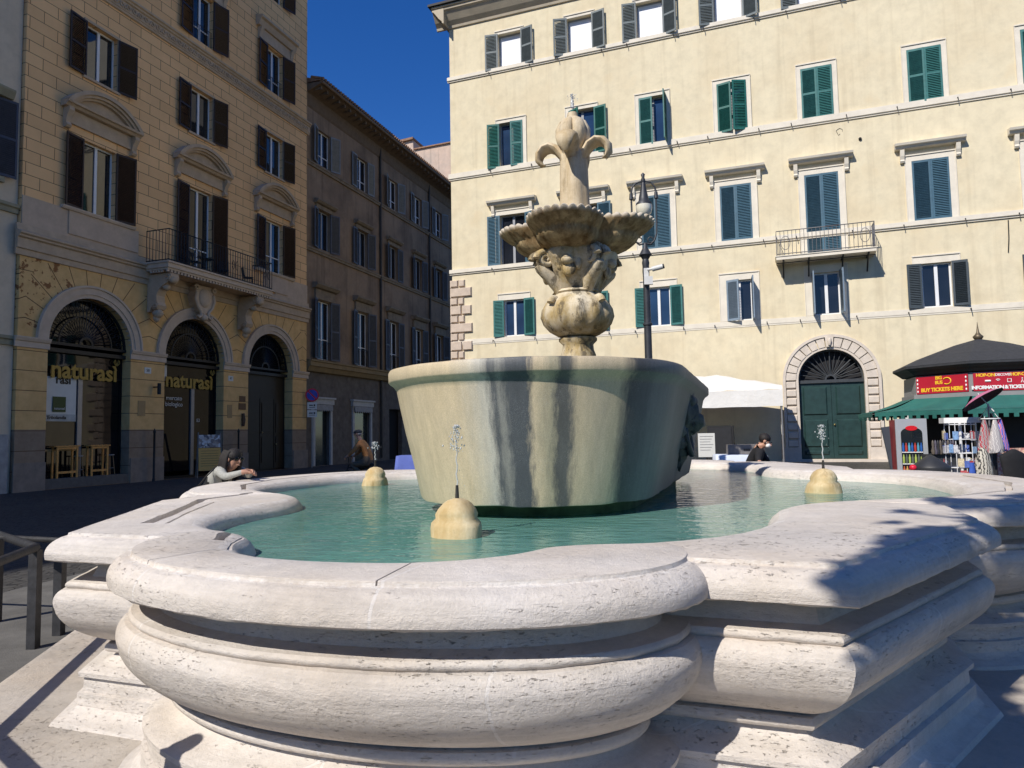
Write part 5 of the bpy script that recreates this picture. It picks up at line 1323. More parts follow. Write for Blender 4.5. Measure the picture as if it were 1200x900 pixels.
cloth('blue_bag', hp+Vector((-.52,-.15,.30)), [(0,.11,.05),(.2,.11,.05),(.4,.06,.04),(.62,.04,.03)], plain('royal_blue_cloth', (.04,.10,.42), .8, .3, 10, 0), 'royal blue cloth bag hanging beside the postcard rack', 'bag', seed=5)
t = NT('orange_print_cloth'); vo = t.new('TexVoronoi'); vo.inputs['Scale'].default_value = 14; t.set(vo.inputs['Vector'], t.tc.outputs['Object'])
OR = t.fin(t.ramp(vo.outputs['Distance'], [(.2,(.55,.17,.07)),(.45,(.68,.5,.36)),(.7,(.45,.18,.16))]), .85)
mb = MB(); op = gz(at(1205, 552, 15.0)); rows = []
for j in range(9): rows.append([(-.62+.07*i, .03*math.sin(i*1.1+j*.3), 1.12-j*.13) for i in range(20)])
mb.rings(rows, False, False, False, True); rows2 = [[(x,y+.02,z) for x,y,z in r] for r in rows]; mb.rings(rows2, False, False, False, True)
o = mb.obj('patterned_cloth', OR, None, False); o.location = op; tag(o, 'orange and cream patterned cloth hanging at the right edge', 'cloth')
for k in range(9):
    q = gz(at(1095+k*3, 552, 15.6)); mb = MB(); c_ = rk.choice(((.03,.03,.035),(.12,.10,.08),(.10,.09,.12),(.16,.13,.08)))
    mb.lathe([(.03,0),(.045,.07),(.02,.16),(.028,.22),(.02,.28),(.005,.31)], 8); o = mb.obj('figurine', plain('souvenir_paint', c_, .5)); o.location = (q.x, q.y, 1.02); tag(o, 'small souvenir figurine in the row on the dark cabinet', 'figurine', 'souvenir figurines on the cabinet')
mb = MB(); q = gz(at(1107, 552, 15.8)); mb.box(-.45,.35,-.15,.25,0,1.02-q.z); cb_ = mb.obj('cabinet', plain('charcoal_cabinet', (.04,.042,.046), .5, .2, 5, 0)); cb_.location = q; tag(cb_, 'charcoal drawer cabinet between the fridge and the postcard rack', 'cabinet')
for z in (.3,.55): m2 = MB(); m2.box(-.38,.28,-.17,-.151,z,z+.2); m2.obj('drawer', plain('charcoal_drawer', (.06,.063,.068), .45), cb_)
# round bin with a conical lid
bp = gz(at(1091, 552, 12.6)); bn = thing('litter_bin', bp, 'round black litter bin with a shallow conical lid behind the rim', 'litter bin')
BINM = plain('black_bin_plastic', (.028,.03,.034), .5, .2, 5, .1)
zb = 1.0-bp.z
mb = MB(); mb.lathe([(.24,0),(.27,zb-.14)], 24); mb.obj('body', BINM, bn)
mb = MB(); mb.lathe([(.30,zb-.14),(.31,zb-.09),(.30,zb-.06),(.12,zb+.07),(.05,zb+.12),(.02,zb+.125)], 24); mb.obj('lid', BINM, bn)
mb = MB(); mb.ball((0,0,0), (.06,.06,.055), 10, 7); o = mb.obj('red_ball', plain('bright_red_plastic', (.6,.015,.04), .4)); o.location = at(1070, 550, 12.3); o.location.z = 0.93
bpx = gz(o.location); mb2 = MB(); mb2.tube([(0,0,-o.location.z+bpx.z),(0,0,-.05)], .02, 6); mb2.obj('stalk', BINM, o); o.name = 'red_marker'; tag(o, 'red knob on a thin stalk beside the litter bin', 'marker')
# market tent
CANV = NT('white_canvas'); CANV.fin(CANV.ramp(CANV.noise(1.2,5,.6), [(.3,(.66,.64,.60)),(.7,(.76,.75,.72))]), .85, CANV.bump(CANV.noise(2.2,4,.6), .5, .06)); CANV = CANV.m
ca = at(918, 476, 24.5); tx_ = -UR; ti = Vector((-UR.y, UR.x, 0))       # along the wall to the left, into the wall
tent = thing('market_tent', gz(Vector((ca.x, ca.y, 0))), 'white canvas market stall canopy against the wall left of the portal', 'market tent', R_(-20.25))
tz = tent.location.z; Wd, Dp = 4.6, 2.0; e0 = 2.42-tz; e1 = 3.0-tz
mb = MB()
rows = []
for j in range(6):
    f = j/5; rows.append([(-Wd*i/10, Dp*f, e1+(.72)*math.sin(PI*.5*f)*(.35+.65*min(1, i/5))+.03*math.sin(i*2.1+j)) for i in range(11)])
mb.rings(rows, False, False, False, True)
mb.obj('canopy', CANV, tent, False)
mb = MB(); mb.rings([[(-Wd*i/10, -.005+.012*math.sin(i*1.7), e0+.01*math.sin(i*2.2)) for i in range(11)], [(-Wd*i/10, 0, e1) for i in range(11)]], False, False, False, True)
mb.rings([[(.0, Dp*f, e0) for f in (0,.5,1)], [(0, Dp*f, e1+(.72)*math.sin(PI*.5*f)*.35) for f in (0,.5,1)]], False, False, False, True)
mb.obj('valance', CANV, tent, False)
POLE = plain('grey_tent_pole', (.30,.30,.31), .4, .1, 5, 0, 10, .5)
for x in (-.06, -Wd+.05):
    for y in (.05, Dp-.05): mb = MB(); mb.tube([(x,y,0),(x,y,e1)], .03, 6); mb.obj('pole', POLE, tent)
mb = MB(); mb.tube([(-.06,.05,1.1),(-.06,.9,1.55)], .04, 5); mb.obj('side_bag', CANV, tent)
# stall furniture
dp = gz(at(846, 541, 25.6)); mb = MB(); mb.box(-.45,.45,-.2,.2,0,1.45); o = mb.obj('dark_cabinet', plain('black_cabinet', (.012,.012,.013), .6)); o.location = dp; o.rotation_euler.z = R_(-20.25); tag(o, 'tall black cabinet at the back of the market stall', 'cabinet')
m2 = MB(); m2.box(-.38,.38,-.23,-.201,.1,1.38); m2.obj('door', plain('black_door', (.018,.018,.02), .5), o)
dp = at(828, 522, 21.0); g_ = gz(dp); nb_ = thing('notice_board', g_, 'white printed notice board on a stand beside the tub', 'notice board', R_(-12))
mb = MB(); mb.box(-.24,.24,-.02,.01,dp.z-g_.z-.34,dp.z-g_.z+.36); bb = mb.obj('board', PAPER, nb_)
for j in range(6): m2 = MB(); m2.box(-.19,.19-.04*(j%3),-.026,-.021,dp.z-g_.z+.26-j*.08,dp.z-g_.z+.275-j*.08); m2.obj('text_line', GREYB, bb)
mb = MB(); mb.tube([(0,.02,0),(0,.02,dp.z-g_.z-.3)], .025, 6); mb.tube([(-.2,.02,.02),(.2,.02,.02)], .025, 5); mb.obj('stand', IRON, nb_)
tp_ = gz(at(868, 541, 18.0)); tb = thing('stall_table', tp_, 'stall table under pale blue white cloth with a grey case behind', 'table', R_(-10))
th = at(868, 534, 18.0).z-tp_.z
mb = MB(); mb.box(-.6,.55,-.4,.4,th-.04,th); mb.obj('top', plain('grey_table_top', (.18,.17,.16), .6), tb)
for x in (-.52,.47):
    for y in (-.34,.34): mb = MB(); mb.tube([(x,y,0),(x,y,th-.04)], .02, 6); mb.obj('leg', POLE, tb)
mb = MB(); rows = []
pts = [(-.64,-.44),(.59,-.44),(.59,.44),(-.64,.44)]
mb.rings([[(p[0]*s+.0, p[1]*s, z+.012*math.sin(i*3)) for i, p in enumerate(fine_closed(pts,.12))] for s, z in ((1.06,th-.5),(1.02,th-.2),(1.0,th+.01),(.97,th+.03))], True, False, True, True)
o = mb.obj('tablecloth', plain('pale_blue_white_cloth', (.62,.68,.80), .8, .12, 3, .4, 6)); o.location = tp_; o.rotation_euler.z = R_(-10); tag(o, 'pale blue white cloth over the stall table near the tub', 'tablecloth')
cs = MB(); cs.box(-.3,.5,.0,.38,th+.035,th+.28); o = cs.obj('grey_case', plain('grey_case', (.15,.14,.135), .7)); o.location = tp_; o.rotation_euler.z = R_(-10); tag(o, 'low grey case lying on the pale stall cloth', 'case')
m2 = MB(); m2.box(.55-.47,.55-.31,-.012,-.001,th+.12,th+.17); m2.obj('handle', IRON, o)
# blue cafe table by the street mouth
bt = gz(at(485, 545, 19.5)); tb = thing('cafe_table', bt, 'square cafe table hidden under a blue cloth at the street mouth', 'table')
mb = MB(); mb.tube([(0,0,0),(0,0,.74)], .03, 6); mb.obj('leg', IRON, tb); mb = MB(); mb.box(-.4,.4,-.4,.4,.74,.77); mb.obj('top', DKW, tb)
zt_ = at(485, 534, 19.5).z-bt.z
mb = MB(); rows = []
sq = fine_closed([(-.42,-.42),(.42,-.42),(.42,.42),(-.42,.42)], .1)
mb.rings([[(p[0]*s*(1+.03*math.sin(i*1.7)), p[1]*s, z) for i, p in enumerate(sq)] for s, z in ((1.22,zt_-.8),(1.10,zt_-.4),(1.0,zt_),(.98,zt_+.012))], True, False, True, True)
o = mb.obj('tablecloth', plain('cobalt_table_cloth', (.10,.14,.42), .8, .15, 3, .3, 8)); o.location = bt; tag(o, 'cobalt blue cloth draped to the ground over the cafe table', 'tablecloth')
# front of the ochre building: tables, stools, board, posts, sign
def onL(u, off, z=0): return LP+UL*u+Vector((UL.y,-UL.x,0))*off+Vector((0,0,z))
BARW = plain('honey_pine', (.62,.30,.085), .5, .15, 6, .1, 30)
def bar_table(u, w_, label):
    t_ = thing('bar_table', onL(u, -.20, .36), label, 'bar table', LROT, 'bar tables in the shop window')
    mb = MB(); mb.box(-w_/2-.06, w_/2+.06, -.18, .16, 1.09, 1.13); mb.obj('top', BARW, t_)
    for x in (-w_/2, w_/2-.06):
        for y in (-.15, .08): mb = MB(); mb.box(x, x+.06, y, y+.05, 0, 1.088); mb.obj('leg', BARW, t_)
    for z in (.16, 1.0): mb = MB(); mb.box(-w_/2+.061, w_/2-.061, -.14, -.11, z, z+.075); mb.obj('rail', BARW, t_)
bar_table(.84, .82, 'pine bar table nearer the pale building in the first shop window'); bar_table(2.15, .72, 'pine bar table right of the grey mullion in the first shop window')
mb = MB(); mb.box(-.04,3.37,.015,.41,.02,.36); mb.obj('shop_step', plain('dark_stone_step', (.12,.11,.10), .8, .2), och)
def stool(u, off, label):
    s_ = thing('bar_stool', onL(u, off, .36), label, 'stool', LROT, 'stools in the shop window')
    mb = MB(); mb.lathe([(.15,.72),(.16,.74),(.15,.76)], 14); mb.obj('seat', plain('grey_stool_seat', (.30,.28,.25), .5), s_)
    for k in range(4): a = k*PI/2+.7; mb = MB(); mb.tube([(.17*math.cos(a),.17*math.sin(a),0),(.1*math.cos(a),.1*math.sin(a),.72)], .016, 6); mb.obj('leg', plain('wooden_stool_leg', (.28,.17,.08), .5), s_)
    mb = MB(); mb.tube([(.15*math.cos(a),.15*math.sin(a),.25) for a in [k*PI/6 for k in range(13)]], .009, 4); mb.obj('foot_ring', POLE, s_)
stool(1.42, -.24, 'slim wooden stool between the two pine bar tables'); stool(2.72, -.22, 'slim wooden stool right of both pine bar tables')
af = thing('sandwich_board', onL(6.8, .75), 'tall wooden sandwich board with a photo above a mustard menu', 'sandwich board', LROT+R_(-42))
mb = MB()
for s in (-1,1): mb.tube([(s*.42,-.3,0),(s*.38,.0,1.62)], .022, 5); mb.tube([(s*.42,.34,0),(s*.38,.02,1.6)], .022, 5)
mb.obj('frame', plain('grey_wood_frame', (.16,.15,.14), .6), af)
M = Matrix.Translation((0,-.15,.85)) @ Matrix.Rotation(R_(-10.4), 4, 'X')
mb = MB(); mb.tbox(M @ Matrix.Translation((0,0,-.2)), .76, .03, .82); mb.obj('menu_panel', plain('mustard_menu_board', (.66,.36,.09), .6, .12, 25, 0), af)
t = NT('food_photo_print'); vo = t.new('TexVoronoi'); vo.inputs['Scale'].default_value = 11; t.set(vo.inputs['Vector'], t.tc.outputs['Object'])
PH = t.fin(t.ramp(vo.outputs['Color'], [(.2,(.10,.08,.09)),(.5,(.35,.25,.18)),(.8,(.6,.58,.55))]), .5)
mb = MB(); mb.tbox(M @ Matrix.Translation((0,0,.46)), .74, .03, .46); mb.obj('photo_panel', PH, af)
mb = MB()
for j in range(7): mb.tbox(M @ Matrix.Translation((0,-.017,.1-j*.09)), .6, .004, .014)
mb.obj('menu_lines', plain('brown_menu_print', (.2,.12,.03), .6), af)
af.scale = (1.15,1.15,1.18)
for u, lb in ((4.25,'thin black post standing at the pier between the two shop windows'),(9.1,'thin black post standing at the pier beside the dark doorway')):
    mb = MB(); mb.lathe([(.06,0),(.06,.1),(.045,.12),(.042,1.9),(.06,1.93),(.05,2.0),(.01,2.08)], 10); o = mb.obj('iron_post', IRON); o.location = onL(u, .35); tag(o, lb, 'post', 'iron posts in front of the piers')
sg = thing('no_parking_sign', onL(14.75, .42), 'round blue and red no parking sign with two white plates', 'traffic sign', LROT+R_(-48))
mb = MB(); mb.tube([(0,.03,0),(0,.03,4.2)], .03, 8); mb.obj('pole', POLE, sg)
disc = lambda r, y: [(r*math.cos(2*PI*k/28), y, 3.88+r*math.sin(2*PI*k/28)) for k in range(28)]
mb = MB(); mb.extr(disc(.36,-.01), (0,.02,0)); ds = mb.obj('disc', plain('sign_red', (.5,.015,.03), .45), sg)
mb = MB(); mb.extr(disc(.285,-.016), (0,.005,0)); mb.obj('blue_field', plain('sign_blue', (.03,.05,.40), .45), ds)
mb = MB(); mb.tbox(TM((0,-.019,3.88),0,R_(45)), .58, .005, .075); mb.obj('slash', plain('sign_red', (.5,.015,.03), .45), ds)
for z, s_ in ((3.30,'0-24'),(2.88,'RIMOZIONE')):
    mb = MB(); mb.box(-.25,.25,-.012,.0,z-.19,z+.19); pl = mb.obj('plate', PAPER, sg)
    m2 = MB(); m2.tbox(TM((-.06,-.015,z+.03)), .2, .004, .06); m2.tbox(TM((.12,-.015,z+.03)), .08, .004, .10); m2.tbox(TM((0,-.015,z-.08)), .3, .004, .03); m2.obj('pictogram', IRON, pl)
# dark chairs on the long balcony
def balc_chair(u, label, rz):
    c_ = thing('balcony_chair', onL(u, .72, 8.67), label, 'chair', LROT+rz, 'iron chairs on the long balcony')
    mb = MB(); mb.box(-.2,.2,-.2,.2,.42,.45); mb.obj('seat', IRON, c_)
    for x in (-.18,.18):
        for y in (-.18,.18): mb = MB(); mb.tube([(x,y,0),(x,y,.42)], .014, 5); mb.obj('leg', IRON, c_)
    mb = MB(); mb.tube([(-.2,.2,.45),(-.2,.26,.9),(.2,.26,.9),(.2,.2,.45)], .014, 5)
    for k in range(5): mb.tube([(-.16+k*.08,.21,.45),(-.16+k*.08,.255,.9)], .009, 4)
    mb.obj('backrest', IRON, c_)
balc_chair(5.9, 'black iron chair at the left end of the long balcony', .3); balc_chair(7.6, 'black iron chair midway along the long balcony', -.8); balc_chair(9.2, 'black iron chair toward the far end of the long balcony', .9)
mb = MB(); mb.lathe([(.28,.70),(.28,.72)], 18); mb.tube([(0,0,0),(0,0,.7)], .02, 6); mb.lathe([(.2,0),(.2,.02)], 14); o = mb.obj('balcony_table', IRON); o.location = onL(6.6,.72,8.67); tag(o, 'small round iron table among the balcony chairs', 'table')
# railing round the fountain step
RAILM = plain('worn_iron_railing', (.05,.05,.053), .55, .35, 14, .3, 40, .4)
A_ = Vector((-3.86,5.78,0)); B_ = Vector((-3.90,6.16,0)); C_ = Vector((-4.78,6.63,0)); D_ = Vector((-3.16,3.2,0)); E_ = Vector((-2.02,2.2,0))
def rail_thing(name, pts, posts, label, rr=.034):
    t_ = thing(name, pts[0], label, 'railing'); o0 = Vector(pts[0])
    for p in posts: q = p-o0; mb = MB(); mb.box(q.x-.035,q.x+.035,q.y-.035,q.y+.035,0,.78); mb.obj('post', RAILM, t_)
    for a, b in zip(pts[:-1], pts[1:]):
        a2, b2 = a-o0, b-o0; mb = MB(); mb.tube([(a2.x,a2.y,.80),(b2.x,b2.y,.80)], rr, 8); mb.obj('rail', RAILM, t_)
rail_thing('iron_railing', [C_, A_, D_, E_], [A_, C_, D_], 'low iron railing along the left step of the fountain', .036)
rail_thing('iron_railing', [B_, Vector((-4.7,6.45,0)), Vector((-6.8,6.9,0))], [B_, Vector((-6.8,6.9,0))], 'low iron railing running off the left edge behind the first', .024)
mb = MB(); mb.lathe([(.16,0),(.16,.12),(.10,.16),(.085,.9),(.13,.93),(.15,.98),(.15,1.03),(.11,1.06),(.12,1.12),(.10,1.22),(.055,1.28),(.06,1.33),(.05,1.38),(.01,1.40)], 20)
o = mb.obj('bollard', RAILM); o.location = E_; tag(o, 'moulded iron bollard ending the railing beside the viewer', 'bollard')
# tree behind the viewer whose shade falls on the right of the rim
BARK = plain('grey_brown_bark', (.12,.09,.065), .9, .3, 5, .7, 14)
LEAFM = NT('dark_evergreen_leaf'); LEAFM.fin(LEAFM.ramp(LEAFM.noise(3,3,.6), [(.3,(.035,.07,.02)),(.7,(.07,.12,.035))]), .6); LEAFM = LEAFM.m
tree = thing('tree', (1.6,-3.6,0), 'tall broad leaved tree standing behind the viewer', 'tree')
rt = random.Random(21); T0 = Vector((1.6,-3.6,0))
targets = []
def shade(px, py, z, t_, r):   # crown clump whose shadow lands on the ground or rim there
    d = CF + CX*((px-600)/FPX) - CU*((py-450)/FPX); Q = EYE + d*((z-EYE.z)/d.z)
    targets.append((Q+TO_SUN*t_-T0, r))
for a in ((1068,640,1.15,7.6,.15),(1090,625,1.15,7.4,.15),(1045,668,1.1,7.4,.13),(1020,690,1.05,7.4,.10),(1078,655,1.05,7.6,.15),(1110,632,1.1,7.8,.13),(1060,600,1.15,7.7,.07),(1045,612,1.15,7.7,.05),(1118,588,1.15,8.0,.16),(1145,594,1.12,8.0,.14),(1190,598,1.1,8.2,.18),(1100,584,1.15,8.0,.08),(1180,660,.9,8.0,.16),(1200,690,.7,7.9,.2),(1150,885,.15,7.2,.16),(1178,868,.15,7.3,.14),(1120,905,.15,7.2,.16),(1195,905,.15,7.2,.2),(1205,860,.15,7.3,.2),(1100,880,.15,7.2,.13),(1165,830,.15,7.3,.15),(1130,850,.15,7.2,.1),(1215,780,.15,7.6,.2),(1240,700,.6,8,.4),(1260,640,.8,8,.4)): shade(*a)
mb = MB()
for c_, r in targets:
    for k in range(int(200*(r/.25)**2)):
        v = Vector((rt.gauss(0,1), rt.gauss(0,1), rt.gauss(0,1))).normalized()*r*rt.random()**.4
        p = c_+v; u_ = Vector((rt.gauss(0,1), rt.gauss(0,1), rt.gauss(0,.6))).normalized(); w_ = u_.cross(Vector((rt.gauss(0,1),rt.gauss(0,1),rt.gauss(0,1)))).normalized(); s_ = rt.uniform(.04,.075)
        mb.poly([p-u_*s_*1.5, p+w_*s_*.6, p+u_*s_*1.5, p-w_*s_*.6])
# the rest of the crown, clear of the sun's path to the rim
for k in range(60):
    a = rt.uniform(0,2*PI); c_ = Vector((2.2+1.6*math.cos(a), -1.2+1.4*math.sin(a), rt.uniform(6.0,9.0)))
    for j in range(80):
        p = c_+Vector((rt.gauss(0,.35),rt.gauss(0,.35),rt.gauss(0,.3))); u_ = Vector((rt.gauss(0,1), rt.gauss(0,1), rt.gauss(0,.6))).normalized(); w_ = u_.cross(Vector((0.3,1,rt.gauss(0,1)))).normalized(); s_ = rt.uniform(.05,.08)
        mb.poly([p-u_*s_*1.5, p+w_*s_*.6, p+u_*s_*1.5, p-w_*s_*.6])
mb.obj('crown', LEAFM, tree, False)
mb = MB(); mb.tube([(0,0,0),(.05,.05,1.5),(-.05,.15,3.2),(.1,.3,5.0),(.3,.5,7.0)], [.24,.19,.16,.13,.05], 12)
for c_, r in targets[::3]+[(Vector((3,-1,7.5)),1),(Vector((1.2,-2,8)),1)]: mb.tube([(0,.2,3.6),tuple(c_*.5+Vector((0,0,2.4))),tuple(c_)], [.09,.05,.015], 6)
mb.obj('trunk', BARK, tree)

t2 = thing('tree', (6.8,-1.2,0), 'unseen broad leaved tree added right of the viewer to dim the sky light', 'tree')  # unseen tree added to block sky light from the basin's right side
mb = MB()
for k in range(150):
    a = rt.uniform(0,2*PI); r_ = 2.6*rt.random()**.5; c_ = Vector((r_*math.cos(a), r_*math.sin(a), 4.9+rt.gauss(0,1.2)-r_*.3))
    for j in range(60):
        p = c_+Vector((rt.gauss(0,.3),rt.gauss(0,.3),rt.gauss(0,.25))); u_ = Vector((rt.gauss(0,1), rt.gauss(0,1), rt.gauss(0,.6))).normalized(); w_ = u_.cross(Vector((0.3,1,rt.gauss(0,1)))).normalized(); s_ = rt.uniform(.06,.10)
        mb.poly([p-u_*s_*1.5, p+w_*s_*.6, p+u_*s_*1.5, p-w_*s_*.6])
mb.obj('crown', LEAFM, t2, False)
mb = MB(); mb.tube([(0,0,0),(.05,.05,1.5),(-.05,.1,3.0),(.1,.2,5.0)], [.22,.18,.15,.06], 12)
for k in range(6): a = k*1.05; mb.tube([(0,.1,2.9),(math.cos(a)*.8,math.sin(a)*.8,4.0),(math.cos(a)*1.8,math.sin(a)*1.8,4.9)], [.08,.05,.02], 6)
mb.obj('trunk', BARK, t2)
# ------------------------------------------------------------------ people
SKIN = plain('warm_skin', (.46,.25,.17), .5, .08, 12, 0)
def figure(loc, joints, chains, regions, mats, label, extra=None, sub=2):
    """one continuous body grown over a skeleton; joints name->(x,y,z,r) in world axes relative to loc"""
    names = list(joints); idx = {n: i for i, n in enumerate(names)}
    es = set()
    for ch in chains:
        for a, b in zip(ch[:-1], ch[1:]): es.add((idx[a], idx[b]))
    me = bpy.data.meshes.new('body'); me.from_pydata([joints[n][:3] for n in names], list(es), [])
    o = bpy.data.objects.new('tmp_body', me); COL.objects.link(o)
    sk = o.modifiers.new('skin', 'SKIN'); sk.use_smooth_shade = True
    if not me.skin_vertices: me.attributes  # created with the modifier below
    if not me.skin_vertices:
        bpy.context.view_layer.objects.active = o
        bm = bmesh.new(); bm.from_mesh(me); bm.verts.layers.skin.verify(); bm.to_mesh(me); bm.free()
    for n, i in idx.items():
        r = joints[n][3]; r2 = joints[n][4] if len(joints[n]) > 4 else r
        me.skin_vertices[0].data[i].radius = (r, r2); me.skin_vertices[0].data[i].use_root = (n == 'pelvis')
    ss = o.modifiers.new('sub', 'SUBSURF'); ss.levels = sub; ss.render_levels = sub
    dg = bpy.context.evaluated_depsgraph_get(); res = bpy.data.meshes.new_from_object(o.evaluated_get(dg))
    bpy.data.objects.remove(o)
    for m in mats: res.materials.append(m)
    segs = [(Vector(joints[names[a]][:3]), Vector(joints[names[b]][:3]), names[a], names[b]) for a, b in es]
    for p in res.polygons:
        c = p.center; best = 1e9; m = 0
        for a, b, na, nb in segs:
            d = b-a; t = max(0, min(1, (c-a).dot(d)/max(1e-9, d.length_squared))); q = (c-(a+d*t)).length
            if q < best: best = q; m = regions.get((na, nb), regions.get(nb, 0))
        p.material_index = m; p.use_smooth = True
    if extra:
        bm = bmesh.new(); bm.from_mesh(res); tmp = bpy.data.meshes.new('t'); tmp.from_pydata(extra.v, [], extra.f); tmp.polygons.foreach_set('use_smooth', [True]*len(tmp.polygons)); tmp.polygons.foreach_set('material_index', extra.mi); bm.from_mesh(tmp); bm.to_mesh(res); bm.free(); bpy.data.meshes.remove(tmp)
    res.name = 'person'
    ob = bpy.data.objects.new('person', res); COL.objects.link(ob); ob.location = loc
    return tag(ob, label, 'person')
def hand(J, ch, reg, nm, wrist, fwd, up, mat, s=1.0, curl=.5):
    """palm and five fingers from wrist, along fwd, back of hand towards up"""
    fwd = Vector(fwd).normalized(); up = Vector(up); up = (up-fwd*up.dot(fwd)).normalized(); side = fwd.cross(up); w = Vector(wrist)
    pal_ = w+fwd*.05*s
    J[nm+'palm'] = (*pal_, .034*s, .022*s); reg[nm+'palm'] = mat
    ch.append([nm+'wrist', nm+'palm'])
    for k, L in enumerate((.066,.078,.074,.058)):
        b = w+fwd*.092*s+side*(k-1.5)*.019*s
        d = fwd; pts = [b]
        for j in range(3):
            ang = curl*(.35+.4*j); d2 = fwd*math.cos(ang)-up*math.sin(ang); pts.append(pts[-1]+d2*L*s/2.6)
        prev = nm+'palm'
        for j, p in enumerate(pts):
            n = f'{nm}f{k}{j}'; J[n] = (*p, .0095*s-.0008*j); reg[n] = mat; ch.append([prev, n]); prev = n
    t0 = w+fwd*.035*s-side*.030*s; t1 = t0+(fwd*.6-side*.6-up*.2).normalized()*.032*s; t2 = t1+(fwd*.9-up*.3).normalized()*.03*s
    prev = nm+'palm'
    for j, p in enumerate((t0, t1, t2)): n = f'{nm}t{j}'; J[n] = (*p, .0115*s-.001*j); reg[n] = mat; ch.append([prev, n]); prev = n
def face(mb, c, fwd, up, s=1.0, skin=0, dark=1):
    """nose, brows, eyes, lips and ears for a head centred at c"""
    fwd = Vector(fwd).normalized(); up = Vector(up); up = (up-fwd*up.dot(fwd)).normalized(); sd = fwd.cross(up); c = Vector(c)
    M = Matrix((sd, fwd, up)).transposed()
    P = lambda x, f, z: c+sd*x*s+fwd*f*s+up*z*s
    mb.cur = skin
    mb.tube([P(0,.090,.012), P(0,.108,-.018), P(0,.094,-.034)], [.009*s,.016*s,.013*s], 8)
    for x in (-1,1): mb.ball(P(x*.078,-.005,-.005), (.012*s,.024*s,.034*s), 8, 6, M)
    mb.ball(P(0,.088,-.062), (.026*s,.010*s,.009*s), 8, 5, M)
    mb.cur = dark
    for x in (-1,1): mb.ball(P(x*.032,.083,.010), (.013*s,.010*s,.008*s), 8, 6, M); mb.tube([P(x*.015,.092,.028), P(x*.05,.08,.030)], .005*s, 5)
    return P, M
# --- woman leaning on the rim
W0 = gz(Vector((-3.66,8.58,0)))
def rel(p): return tuple(Vector(p)-W0)
hc = at(275, 537.5, 8.35)
fw = Vector((.80,-.58,-.14)).normalized()
J = {'pelvis': (*rel((-3.70,8.60,.92)), .15,.12), 'waist': (*rel((-3.66,8.58,1.02)), .12,.10), 'chest': (*rel((-3.50,8.48,1.19)), .125,.11), 'neckb': (*rel((-3.40,8.44,1.305)), .052),
     'neck': (*rel(hc+Vector((-.05,.03,-.11))), .045), 'jaw': (*rel(hc+Vector((.015,-.012,-.045))), .064), 'crown': (*rel(hc+Vector((-.010,.008,.03))), .086), 'top': (*rel(hc+Vector((-.015,.010,.075))), .06)}
el_r = at(263.5, 561, 8.18); el_r.z = 1.205; wr_r = at(283.0, 553.5, 8.10)
J['shr'] = (*rel((-3.42,8.29,1.275)), .066); J['elr'] = (*rel(el_r), .048); J['Rwrist'] = (*rel(wr_r), .030)
wr_l = wr_r+Vector((.03,.11,0)); el_l = Vector((-3.16,8.52,1.205))
J['shl'] = (*rel((-3.33,8.60,1.275)), .066); J['ell'] = (*rel(el_l), .048); J['Lwrist'] = (*rel(wr_l), .030)
for s, n in ((-1,'r'),(1,'l')):
    J['hip'+n] = (*rel((-3.74+s*.03,8.61+s*.085,.86)), .10); J['knee'+n] = (*rel((-3.74+s*.03,8.62+s*.10,.48)), .065); J['ank'+n] = (*rel((-3.82+s*.03,8.65+s*.10,.09)), .045); J['toe'+n] = (*rel((-3.66+s*.03,8.57+s*.11,.04)), .035)
ch = [['pelvis','waist','chest','neckb','neck','jaw','crown','top'], ['chest','shr','elr','Rwrist'], ['chest','shl','ell','Lwrist']]
for n in 'rl': ch.append(['pelvis','hip'+n,'knee'+n,'ank'+n,'toe'+n])
reg = {'waist':1,'chest':2,'neckb':2,'neck':0,'jaw':0,'crown':0,'top':0,'shr':1,'elr':1,'Rwrist':1,'shl':1,'ell':1,'Lwrist':1,'hipr':3,'hipl':3,'kneer':3,'kneel':3,'ankr':3,'ankl':3,'toer':4,'toel':4,'pelvis':3}
hand(J, ch, reg, 'R', rel(wr_r), (.9,.35,.1), (0,-.6,.8), 0, 1.0, .9); hand(J, ch, reg, 'L', rel(wr_l), (.85,-.5,.05), (.2,.6,.8), 0, 1.0, .9)
ex = MB(); Pf, Mf = face(ex, rel(hc), fw, (0.1,0,1), 1.0, 0, 4)
GREYK = plain('grey_marl_knit', (.36,.36,.33), .9, .25, 60, .4, 90); DENIM = plain('dark_denim', (.03,.04,.07), .85, .2, 20, .2, 60); BLKC = plain('black_leather', (.014,.014,.016), .45, .2, 12, .1, 40)
wom = figure(W0, J, ch, reg, [SKIN, GREYK, BLK, DENIM, BLKC], 'person with long dark hair and sunglasses in a grey cardigan leaning on the rim', ex)
HAIRM = NT('dark_brown_hair'); HAIRM.fin(HAIRM.ramp(HAIRM.noise(1,4,.6,HAIRM.coord((60,60,6))), [(.3,(.005,.004,.004)),(.7,(.016,.011,.010))]), .7, HAIRM.bump(HAIRM.noise(1,3,.6,HAIRM.coord((90,90,5))), .5, .01)); HAIRM = HAIRM.m
hb = MB(); nzh = lambda p: 1+.05*noise.noise(Vector(p)*5)
hb.ball(Pf(0,-.022,.028), (.094,.094,.094), 20, 14, Mf, nzh)
for x in (-1,1):
    for k in range(7):
        y0 = -.004-.017*k; lean = .02 if x > 0 else .0
        hb.tube([Pf(x*.070,y0,.085), Pf(x*.094,y0-.012,.01), Pf(x*(.094+.008*(k%2)),y0-.02,-.10), Pf(x*(.085+.012*math.sin(k)),y0-.005+lean,-.20), Pf(x*.070,y0+.02+lean,-.27-.02*(k%3))], [.018,.025,.026,.022,.007], 7)
hb.obj('hair', HAIRM, wom)
gb = MB()
